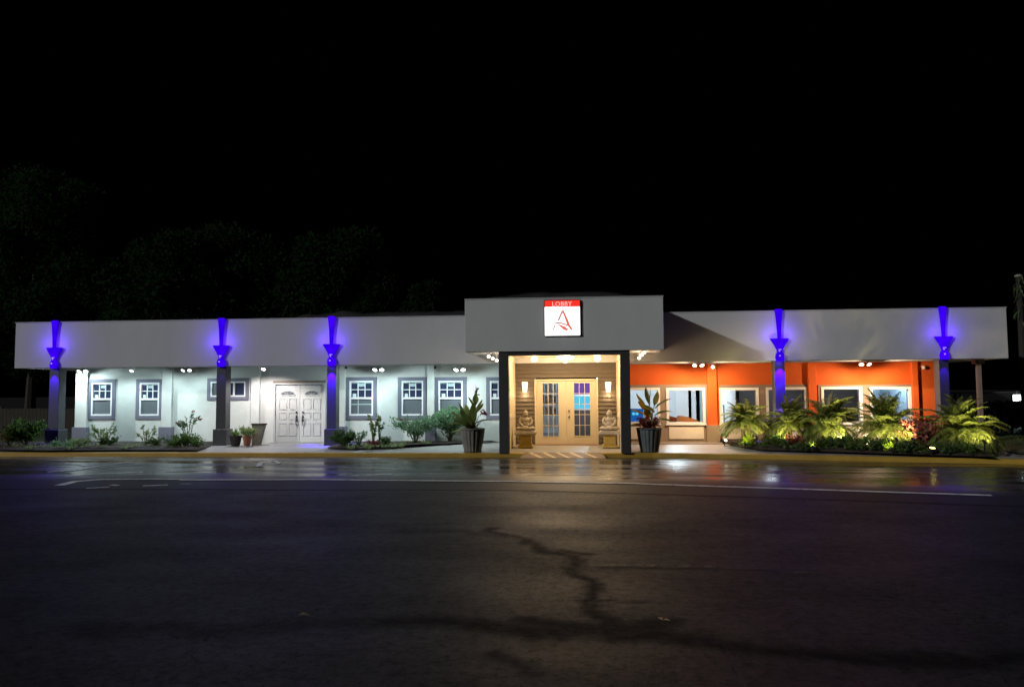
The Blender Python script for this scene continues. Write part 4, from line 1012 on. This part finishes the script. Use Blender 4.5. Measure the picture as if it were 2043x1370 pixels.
for px, py, h, n, lab in ((735, 896, .16, 60, 'low yellow-green tuft at the bed edge before the slim roses'), (700, 896, .13, 45, 'low tuft at the bed edge before the dense rounded shrub'), (800, 893, .14, 45, 'pale low tuft at the bed edge before the spreading shrub'), (250, 896, .13, 50, 'low tuft at the bed edge right of the leftmost window'), (60, 897, .12, 60, 'pale low tuft at the bed edge before the far left shrub'), (140, 897, .12, 40, 'low tuft at the bed edge before the leftmost plinth')):
    tuft(g(px, py), h, n, lab, m='leaflight', spread=1.2)
# pots
def pot(base, r, h, m, label, cat='pot', plant=None):
    x, y, z = base; t = thing('flower_pot', base, label, cat); mb = MB()
    mb.lathe([(r * .68, 0), (r * .92, h * .82), (r * 1.02, h * .82), (r * 1.04, h), (r * .92, h), (r * .88, h * .86), (.01, h * .86)], (x, y, z), 20); mb.build('bowl', M[m], t, smooth=False)
    mb = MB(); mb.lathe([(r * .885, 0), (.01, .02)], (x, y, z + h * .87), 18); mb.build('potting_soil', M['soil'], t); return t
b = g(470, 889); pot(b, .17, .28, 'darkpot', 'dark brown pot beside the second blue column base')
tuft((b.x, b.y, b.z + .24), .24, 45, 'thin grassy plant in the dark brown pot', 'potted_grass', 'leaf', 'plants in the two pots', cat='plant')
b = g(493, 889); pot(b, .125, .26, 'terracotta', 'terracotta pot between the dark pot and the leaning trough')
shrub('potted_plant', 'bushy light green plant in the terracotta pot', 'plant', (b.x, b.y, b.z + .22), .24, .26, 420, .07, 'leaflight', 8)
v = g(508, 888); t = thing('leaning_trough', v, 'pale wooden trough tipped on its side against the wall left of the double doors', 'trough')
mb = MB(); x, y, z = v; mb.add([(x - .09, y, z), (x + .10, y, z), (x + .20, y + .12, z + .55), (x - .14, y + .12, z + .55), (x - .09, y + .2, z), (x + .10, y + .2, z), (x + .20, y + .3, z + .55), (x - .14, y + .3, z + .55)], [(0, 1, 2, 3), (4, 7, 6, 5), (0, 4, 5, 1), (1, 5, 6, 2), (3, 7, 4, 0), (2, 6, 7, 3)]); mb.build('box', M['oldwood'], t)
mb = MB(); mb.add([(x - .155, y + .095, z + .552), (x + .215, y + .095, z + .552), (x + .215, y + .32, z + .552), (x - .155, y + .32, z + .552), (x - .155, y + .095, z + .59), (x + .215, y + .095, z + .59), (x + .215, y + .32, z + .59), (x - .155, y + .32, z + .59)], [(0, 3, 2, 1), (4, 5, 6, 7), (0, 1, 5, 4), (1, 2, 6, 5), (2, 3, 7, 6), (3, 0, 4, 7)]); mb.build('rim', M['bark'], t)

# big urns with canna
def blade(mb, base, az, el, L, Wd, curl, mi=0):
    L *= 1.12; d = Vector((math.cos(az) * math.cos(el), math.sin(az) * math.cos(el), math.sin(el))); p = Vector(base); side = Vector((-math.sin(az), math.cos(az), 0)); V = []; Fc = []; n = 9
    for s in range(n + 1):
        u = s / n; w = 1.9 * Wd * (math.sin(math.pi * min(1, u * .92 + .06)) ** .8) * .5; nr = side.cross(d).normalized()
        if s == n: w = .002
        V += [p + side * w + nr * w * .45, p, p - side * w + nr * w * .45]
        if s: b = (s - 1) * 3; Fc += [(b, b + 1, b + 4, b + 3), (b + 1, b + 2, b + 5, b + 4)]
        d = (d + Vector((math.cos(az) * .5, math.sin(az) * .5, -1)) * curl / n).normalized(); p = p + d * L / n
    mb.add(V, Fc, mi)
def urn(px, py, label, m, fl):
    b = onZ(px, py, .105); b.y += .28; x, y, z = b; t = thing('planter_urn', b, label, 'planter', 'fluted planters beside the porch'); mb = MB()
    mb.lathe([(.20, 0), (.215, .02), (.21, .05), (.24, .20), (.27, .38), (.285, .50), (.285, .54), (.265, .545), (.25, .52), (.02, .50)], (x, y, z), 72, flute=fl, nf=18); mb.build('bowl', M[m], t, smooth=True)
    mb = MB(); mb.lathe([(.31, .545), (.315, .57), (.30, .585), (.265, .58), (.262, .55)], (x, y, z), 40); mb.build('rim', M[m], t, smooth=True)
    mb = MB(); mb.lathe([(.255, .525), (.01, .55)], (x, y, z), 24); mb.build('potting_soil', M['soil'], t)
    return Vector((x, y, z + .53))
c = urn(940, 903, 'weathered fluted stone planter standing left of the porch', 'urn', .05)
t = thing('canna_plant', c, 'canna with broad green leaves and a tall red-brown flower spike in the left planter', 'plant')
mb = MB()
for hz, az, el, L, Wd, cu in ((.0, 2.9, 1.05, .66, .15, .6), (.05, 3.4, .80, .60, .14, 1.0), (.0, 2.2, 1.3, .66, .14, .4), (.05, 4.2, 1.15, .60, .16, .6), (.1, 5.0, 1.3, .60, .13, .4), (.1, 3.0, 1.25, .62, .15, .4), (.0, 3.8, 1.0, .58, .15, .8), (.1, .2, 1.0, .50, .10, 1.2), (.0, 3.1, .55, .50, .12, 1.2)): blade(mb, c + Vector((-.02, 0, hz)), az, el, L, Wd * .85, cu)
for hx, hz, az, el, L in ((.07, .50, .6, 1.2, .30), (.07, .56, 3.6, 1.25, .30), (.08, .64, 4.8, 1.3, .28), (.06, .42, 5.6, 1.0, .36)): blade(mb, c + Vector((hx, 0, hz)), az, el, L, .08, .5)
mb.build('foliage', M['cannaleaf'], t)
mb = MB(); mb.tube([c, c + Vector((.07, 0, .5)), c + Vector((.10, 0, .98)), c + Vector((.06, 0, 1.16))], [.016, .014, .010, .003], 6); mb.tube([c, c + Vector((.16, 0, .36)), c + Vector((.28, 0, .44)), c + Vector((.38, 0, .36))], [.01, .008, .006, .004], 5); mb.tube([c, c + Vector((.25, -.02, .25)), c + Vector((.34, -.03, .12))], [.01, .008, .004], 5); mb.build('stalk', M['rosewood'], t)
mb = MB()
for k in range(26): q = c + Vector((.095, 0, .80 + .20 * R_.random())) + rv(.03); leaf(mb, q, rv(1) + Vector((0, 0, 1)), .09, .05)
for k in range(22): q = c + Vector((.24 + .12 * R_.random(), 0, .44)) + rv(.05); leaf(mb, q, rv(1), .10, .05)
mb.build('flowers', M['red'], t)
tuft(c + Vector((0, 0, 0)), .26, 130, 'brown trailing plants spilling over the rim of the left planter', 'trailing_plant', 'leafdry', 'trailing plants in the planters', 1.9, .02, 'plant')
c = urn(1298, 903, 'dark fluted planter standing right of the porch', 'urn2', .05)
t = thing('canna_plant', c, 'canna with yellow and olive leaves in the dark right planter', 'plant')
mb = MB()
for hx, hz, az, el, L, Wd, cu, mi in ((.0, .30, 3.0, .95, .46, .15, .9, 1), (.01, .44, 2.7, 1.2, .50, .15, .5, 1), (.02, .40, 3.8, 1.1, .44, .14, .7, 1), (.03, .62, 2.2, 1.35, .40, .10, .2, 0), (.12, .35, .3, .85, .50, .12, 1.2, 0), (.14, .52, .1, 1.05, .44, .12, .9, 0), (.12, .22, 5.7, .7, .50, .13, 1.3, 0), (.0, .10, 2.9, .65, .48, .13, 1.2, 0), (.14, .60, 5.0, 1.25, .36, .10, .5, 0), (.05, .15, 4.6, .8, .45, .13, 1.0, 0), (.02, .30, 4.4, 1.0, .42, .13, .8, 1), (.13, .42, 4.0, 1.0, .40, .11, .9, 0)): blade(mb, c + Vector((hx, 0, hz)), az, el, L, Wd * .8, cu, mi)
mb.build('foliage', [M['cannaleaf'], M['cannayellow']], t)
mb = MB(); mb.tube([c, c + Vector((.02, 0, .6)), c + Vector((.05, 0, .98))], [.016, .014, .006], 6); mb.tube([c, c + Vector((.14, 0, .6)), c + Vector((.17, 0, .8))], [.014, .01, .005], 6); mb.build('stalk', M['rosewood'], t)
shrub('coleus', 'dark red coleus crowding the rim of the right planter', 'plant', c, .30, .26, 420, .08, 'red', 9, flowers=6, fm='pinkleaf')

# right bed
palm(g(1489, 890), .58, .72, 66, 'twin-trunked feathery palm before the first window right of the orange pilaster', trunks=2)
palm(g(1578, 891), .54, .78, 64, 'feathery palm standing against the blue lit column')
palm(g(1652, 893), .52, .88, 84, 'full feathery palm before the second orange pilaster', trunks=2)
palm(g(1772, 895), .44, .98, 96, 'largest bright green palm before the rightmost window', trunks=2)
palm(g(1918, 900), .36, .98, 90, 'palm glowing yellow from below at the right end of the bed', trunks=2)
tuft(g(1494, 890.5), .38, 130, 'bright yellow-green lit tuft at the foot of the twin-trunked palm', w=.018)
tuft(g(1626, 898), .36, 70, 'bright yellow-green lit tuft at the bed edge left of the second pilaster', w=.018)
tuft(g(1784, 902), .32, 44, 'lit tuft with few broad blades below the largest palm', w=.022)
shrub('coleus', 'pink and red leafy plant between the two rightmost palms', 'plant', g(1838, 899), .42, .72, 900, .12, 'pinkleaf', 11)
shrub('croton', 'rust and green croton left of the yellow lit palm', 'plant', g(1868, 898), .32, .86, 420, .13, 'red', 8)
for px, py, rx, rz, n, lm, lab in ((1548, 896, .34, .40, 520, 'leaf', 'green low shrub left of the blue column in the right bed'), (1585, 895, .30, .40, 380, 'red', 'dark red low plant right of the blue column'), (1605, 899, .25, .24, 320, 'leafdark', 'dark low shrub left of the lit bed edge tuft'), (1672, 898, .42, .42, 700, 'leafdark', 'dark shrub at the foot of the palm before the second pilaster'), (1700, 900, .38, .40, 620, 'leaf', 'green shrub left of the glaring ground spotlight'), (1756, 902, .36, .36, 600, 'leafdark', 'dark green shrub right of the glaring ground spotlight'), (1815, 904, .36, .30, 520, 'leafdark', 'dark shrub before the pink leafy plant'), (1890, 906, .34, .26, 460, 'leafdark', 'low shrub before the rust croton'), (1936, 907, .26, .26, 340, 'leaf', 'small pale shrub at the right tip of the bed')):
    shrub('low_shrub', lab, 'shrub', g(px, py), rx * .85, rz * .72, int(n * .7), .075, lm, 8, group='low shrubs in the right bed')
gc = MB()
for k in range(230):
    px = R_.uniform(1465, 1960); py = 893 + (px - 1460) * .032 + R_.uniform(-5, 3); q = g(px, py) + Vector((0, R_.uniform(0, .5), .06))
    for s in range(4): leaf(gc, q, rv(1) + Vector((0, 0, 1.2)), .075, .04)
tag(gc.build('ground_cover', M['leaf']), kind='stuff')
gc = MB()
for k in range(300):
    px = R_.choice((R_.uniform(5, 395), R_.uniform(690, 860))); q = g(px, R_.uniform(889, 896) if px < 800 else R_.uniform(884, 889)) + Vector((0, 0, .05))
    for s in range(4): leaf(gc, q, rv(1) + Vector((0, 0, 1.0)), .06, .03)
tag(gc.build('ground_cover', M['leaflight']), kind='stuff')

# ground spotlights in the right bed
def spot(px, py, label, em, power, col, tgt, r=.05, ang=110, hs=0.0, dy=0.0):
    b = g(px, py); b.y += dy; t = thing('ground_spotlight', b, label, 'spotlight', 'garden spotlights in the right bed'); x, y, z = b
    mb = MB(); mb.tube([(x, y, z - .03), (x, y, z + .07 + hs)], .012, 8); mb.build('stake', M['metal'], t)
    ax = (Vector(tgt)).normalized(); p = Vector((x, y, z + .10 + hs)); mb = MB(); mb.tube([p - ax * .07, p + ax * .05], [r * .7, r], 14); h = mb.build('lamp_head', M['metal'], t)
    mb = MB(); mb.tube([p + ax * .0505, p + ax * .056], [r * .93, r * .85], 14); mb.build('lens', M[em], h)
    if power: light('ground_spotlight_beam', 'SPOT', p + ax * .10, power, col, .03, p + ax, ang, .9)
YG = (1, .86, .14)
spot(1486, 893.5, 'garden spotlight lighting the tuft under the twin-trunked palm', 'e_yellowdim', 26, YG, (.05, .9, .30), .03, 100)
spot(1622, 900.5, 'garden spotlight under the lit bed edge tuft left of the second pilaster', 'e_yellowdim', 22, YG, (.1, .9, .30), .03, 100)
spot(1730, 891, 'glaring pinkish garden spotlight facing out left of the largest palm', 'e_pink', 45, (1, .72, .5), (-.15, -.75, .45), .075, 130)
spot(1780, 904.6, 'garden spotlight under the broad-bladed tuft below the largest palm', 'e_yellowdim', 26, YG, (.0, .9, .35), .03, 100)
spot(1860, 907, 'yellow glowing garden spotlight at the bed edge near the rust croton', 'e_yellow', 7, YG, (.05, -.25, .9), .06, 150)
spot(1446, 888, 'small white garden spotlight at the left tip of the right bed', 'e_pink', 3, (1, .85, .7), (.3, -.6, .6), .045)
for px, py, lab, pw, c in ((1489, 890, 'before the crown of the twin-trunked palm', 27, (1, .84, .34)), (1550, 891, 'before the palm by the blue lit column', 38, (1, .82, .40)), (1652, 893, 'before the palm at the second orange pilaster', 54, (1, .84, .28)), (1750, 895, 'before the left half of the largest palm', 36, (1, .84, .24)), (1782, 895, 'before the right half of the largest palm', 30, (1, .86, .22)), (1912, 900, 'before the left half of the rightmost palm', 30, YG), (1935, 900, 'before the right half of the rightmost palm', 30, YG)):  # extra unseen spotlights, added to light the palm crowns from the front
    spot(px, py, 'unseen staked spotlight added ' + lab, 'e_yellowdim', pw * 3.9, (1, .80, .33), (0, 1.1, .46), .03, 92, .20, -1.12)

# ------------------------------------------------------------------ surroundings
def tree(px, py_top, Y, wpx, label, seed, n=22000):
    rr = random.Random(seed); top = onY(px, py_top, Y); x = top.x; H = top.z; Wd = wpx / 1500 * Y / 2
    t = thing('tree', (x, Y, 0), label, 'tree', 'dark trees behind the left wing'); tr = MB()
    tr.tube([(x, Y, -.1), (x + .1, Y, H * .3), (x, Y, H * .75)], [.32, .22, .06], 8)
    clumps = []
    for k in range(90):
        u = rr.random(); h = H * (.22 + .74 * u); wd = Wd * math.sqrt(max(.04, 1 - ((u - .38) / .66) ** 2)) ; a = rr.uniform(0, 6.283); q = rr.random() ** .6
        c = Vector((x + math.cos(a) * wd * q, Y + math.sin(a) * wd * q * .8, h)); clumps.append((c, rr.uniform(.7, 1.35) * Wd * .24))
        if k < 12: tr.tube([(x, Y, H * rr.uniform(.2, .55)), tuple(c)], [.09, .02], 5)
    tr.build('trunk', M['treebark'], t); fo = MB()
    for i in range(n):
        c, r = rr.choice(clumps); v = Vector((rr.gauss(0, 1), rr.gauss(0, 1), rr.gauss(0, .8))).normalized() * r * rr.random() ** .35
        d = v.normalized() + Vector((rr.uniform(-.6, .6), rr.uniform(-.6, .6), rr.uniform(-.6, .3))); leaf(fo, c + v, d, rr.uniform(.16, .34), rr.uniform(.12, .22))
    fo.build('crown', M['treeleaf'], t)
tree(75, 345, 44, 330, 'tallest dark tree beyond the left end of the building', 1, 30000)
tree(345, 470, 40, 260, 'dark tree above the left of the white wing roof', 2)
tree(470, 455, 42, 260, 'dark broad tree above the second blue column', 3)
tree(680, 462, 40, 240, 'dark tree above the white double doors and third column', 4)
tree(850, 566, 38, 120, 'small dark tree just left of the portico roof', 5, 9000)
# timber fence beyond the left end
t = thing('timber_fence', (-22, 27, 0), 'dim brown board fence beyond the left end of the building', 'fence'); mb = MB(); x = -32.0
while x < -12:
    mb.box(x, x + .14, 27, 27.025, .1, 1.05 + .03 * R_.random()); x += .15
mb.build('boards', M['fencewood'], t)
for x in range(-32, -12, 2): mb = MB(); mb.box(x, x + .1, 27.03, 27.13, 0, 1.15); mb.build('post', M['fencewood'], t)
mb = MB(); mb.box(-32, -12, 27.0255, 27.0295, .3, .38); mb.box(-32, -12, 27.0255, 27.0295, .85, .93); mb.build('rails', M['fencewood'], t)
# chain link fence, right
YC = 30.0
def chainlink():
    m, nt, N, L = nodes('chain_link')
    out = N.new('ShaderNodeOutputMaterial'); b = N.new('ShaderNodeBsdfPrincipled'); b.inputs['Base Color'].default_value = (.3, .31, .32, 1); b.inputs['Metallic'].default_value = .6
    tc = N.new('ShaderNodeTexCoord'); tr = N.new('ShaderNodeBsdfTransparent'); mx = N.new('ShaderNodeMixShader'); vals = []
    for s in (1, -1):
        mp = N.new('ShaderNodeMapping'); mp.inputs['Rotation'].default_value = (0, rad(45 * s), 0); L.new(tc.outputs['Object'], mp.inputs[0])
        w = N.new('ShaderNodeTexWave'); w.bands_direction = 'X'; w.inputs['Scale'].default_value = 6.0; L.new(mp.outputs[0], w.inputs[0]); vals.append(w.outputs['Fac'])
    a = N.new('ShaderNodeMath'); a.operation = 'MAXIMUM'; L.new(vals[0], a.inputs[0]); L.new(vals[1], a.inputs[1])
    gt = N.new('ShaderNodeMath'); gt.operation = 'GREATER_THAN'; gt.inputs[1].default_value = .97; L.new(a.outputs[0], gt.inputs[0])
    L.new(gt.outputs[0], mx.inputs[0]); L.new(tr.outputs[0], mx.inputs[1]); L.new(b.outputs[0], mx.inputs[2]); L.new(mx.outputs[0], out.inputs[0]); return m
t = thing('chain_link_fence', (fx(1910, YC), YC, 0), 'grey chain-link fence beyond the right end of the building', 'fence')
zt = fz(783, YC, 1960); xa = fx(1880, YC); xb = xa + 9
mb = MB(); mb.tube([(xa, YC, zt), (xb, YC, zt)], .022, 8); mb.build('top_rail', M['steel'], t)
for px in (1906, 1917, 2030, 2150): x = fx(px, YC); mb = MB(); mb.tube([(x, YC, 0), (x, YC, zt + .04)], .05 if px < 1920 else .03, 8); mb.build('post', M['steel'], t)
mb = MB(); mb.quad((xa, YC + .02, .05), (xb, YC + .02, .05), (xb, YC + .02, zt), (xa, YC + .02, zt)); mb.build('wire_mesh', chainlink(), t)
# hedge
v0, v1 = fx(1935, 25), fx(2140, 25); t = thing('hedge', ((v0 + v1) / 2, 25, .1), 'dark clipped hedge beyond the right end of the bed', 'hedge'); mb = MB()
for k in range(5200):
    x = R_.uniform(v0, v1); y = R_.uniform(24.5, 25.6); z = .15 + R_.random() ** .6 * (.95 + .12 * noise.noise((x * 1.4, y, 0)))
    leaf(mb, Vector((x, y, z)), rv(1) + Vector((0, -.3, .5)), .10, .06)
mb.build('foliage', M['hedge'], t)
mb = MB()
for k in range(9): x = v0 + .3 + (v1 - v0 - .6) * k / 8; mb.tube([(x, 25.05, .1), (x + .1, 25.05, .7)], .03, 5)
mb.build('stems', M['treebark'], t)
# far floodlight
v = onY(2028, 793, 29.0); t = thing('yard_floodlight', (v.x, 29, 0), 'glaring white yard floodlight low beside the chain-link fence', 'floodlight')
mb = MB(); mb.tube([(v.x, 29, 0), (v.x, 29, v.z - .1)], .035, 8); mb.build('post', M['lampwhite'], t)
mb = MB(); mb.box(v.x - .16, v.x + .16, 28.95, 29.08, v.z - .12, v.z + .12); mb.build('housing', M['lampwhite'], t, bevel=.01)
mb = MB(); mb.box(v.x - .14, v.x + .14, 28.94, 28.949, v.z - .10, v.z + .10); mb.build('lens', emis('yard_lamp', (.85, 1, .95), 12), t)
light('yard_floodlight_beam', 'SPOT', (v.x, 28.85, v.z), 60, COOL, .1, (v.x - 1.5, 24, .3), 130, .8)
# pole at the right edge
x = fx(2041, 24); zt = fz(552, 24, 2040); t = thing('utility_pole', (x, 24, 0), 'tall pale weathered pole at the right edge of the picture', 'pole')
mb = MB(); mb.tube([(x + .05, 24, 0), (x + .05, 24, zt)], [.11, .08], 12); mb.build('shaft', M['treebark'], t)
mb = MB(); mb.lathe([(.11, 0), (.11, .05), (.03, .08)], (x + .05, 24, zt), 12); mb.build('cap', M['oldwood'], t)
mb = MB()
for k in range(46): a = R_.uniform(0, 6.283); q = Vector((x + .05 + .09 * math.cos(a), 24 + .09 * math.sin(a), R_.uniform(3.2, 5.0))); leaf(mb, q, Vector((math.cos(a) * .5, math.sin(a) * .5, -1)), .22, .05)
mb.build('dry_vine', M['leafdark'], t)
# lawn blades at right
gr = MB()
for k in range(2600):
    x = R_.uniform(9.6, 16); y = R_.uniform(18.2, 24)
    q = Vector((x, y, .17)); 
    if y < 18.2 + (0 if x > 11 else 0) or (x - 9.6) * .0 > y: continue
    pr = onZ(1958, 892, .16)
    if y < pr.y - (x - pr.x) * .40: continue
    a = R_.uniform(0, 6.28); d = Vector((math.cos(a) * .5, math.sin(a) * .5, 1)); leaf(gr, q, d, R_.uniform(.05, .10), .012)
tag(gr.build('grass', M['leaf']), kind='stuff')
# a dry leaf and pebbles on the asphalt
v = onZ(594, 1226, .012); mb = MB(); leaf(mb, v, Vector((1, .3, .05)), .09, .045, 0, .4, Vector((0, 0, 1))); leaf(mb, v + Vector((.02, .01, .004)), Vector((.6, .8, .1)), .05, .03, 0, .4, Vector((0, 0, 1)))
tag(mb.build('fallen_leaf', M['litter']), 'curled dry leaf lying alone on the dark asphalt', 'leaf')
v = onZ(1321, 1236, .012); mb = MB(); leaf(mb, v, Vector((1, -.2, .1)), .06, .045, 0, .5, Vector((0, 0, 1))); leaf(mb, v, Vector((-.4, .8, .2)), .05, .04, 0, .5, Vector((0, 0, 1)))
tag(mb.build('fallen_leaf', M['litter']), 'small dry leaf beside the dark sealed crack', 'leaf')

# ------------------------------------------------------------------ light
N, L = W.node_tree.nodes, W.node_tree.links
bg = N.get('Background') or N.new('ShaderNodeBackground'); sk = N.new('ShaderNodeTexSky'); sk.sky_type = 'NISHITA'; sk.sun_disc = False
LD_ = Vector((1.42, 1.0, -.66)).normalized()       # direction the distant parking-lot light travels
sk.sun_elevation = rad(-8); sk.sun_rotation = math.atan2(-LD_.x, -LD_.y); L.new(sk.outputs[0], bg.inputs[0]); bg.inputs[1].default_value = .004
sd = bpy.data.lights.new('sun', 'SUN'); sd.energy = 1.40; sd.angle = rad(1.2); sd.color = (1, 1, .985)
so = bpy.data.objects.new('sun', sd); COL.objects.link(so); so.rotation_euler = LD_.to_track_quat('-Z', 'Y').to_euler(); so.location = (-20, -20, 20)
vs = S.view_settings; vs.view_transform = 'Standard'; vs.look = 'None'; vs.exposure = 0; vs.gamma = 1; vs.use_curve_mapping = False
S.render.engine = 'CYCLES'; S.cycles.use_denoising = True; S.cycles.sample_clamp_indirect = 1.2; S.cycles.sample_clamp_direct = 0; S.cycles.max_bounces = 6; S.cycles.transparent_max_bounces = 12; S.cycles.caustics_reflective = False; S.cycles.caustics_refractive = False
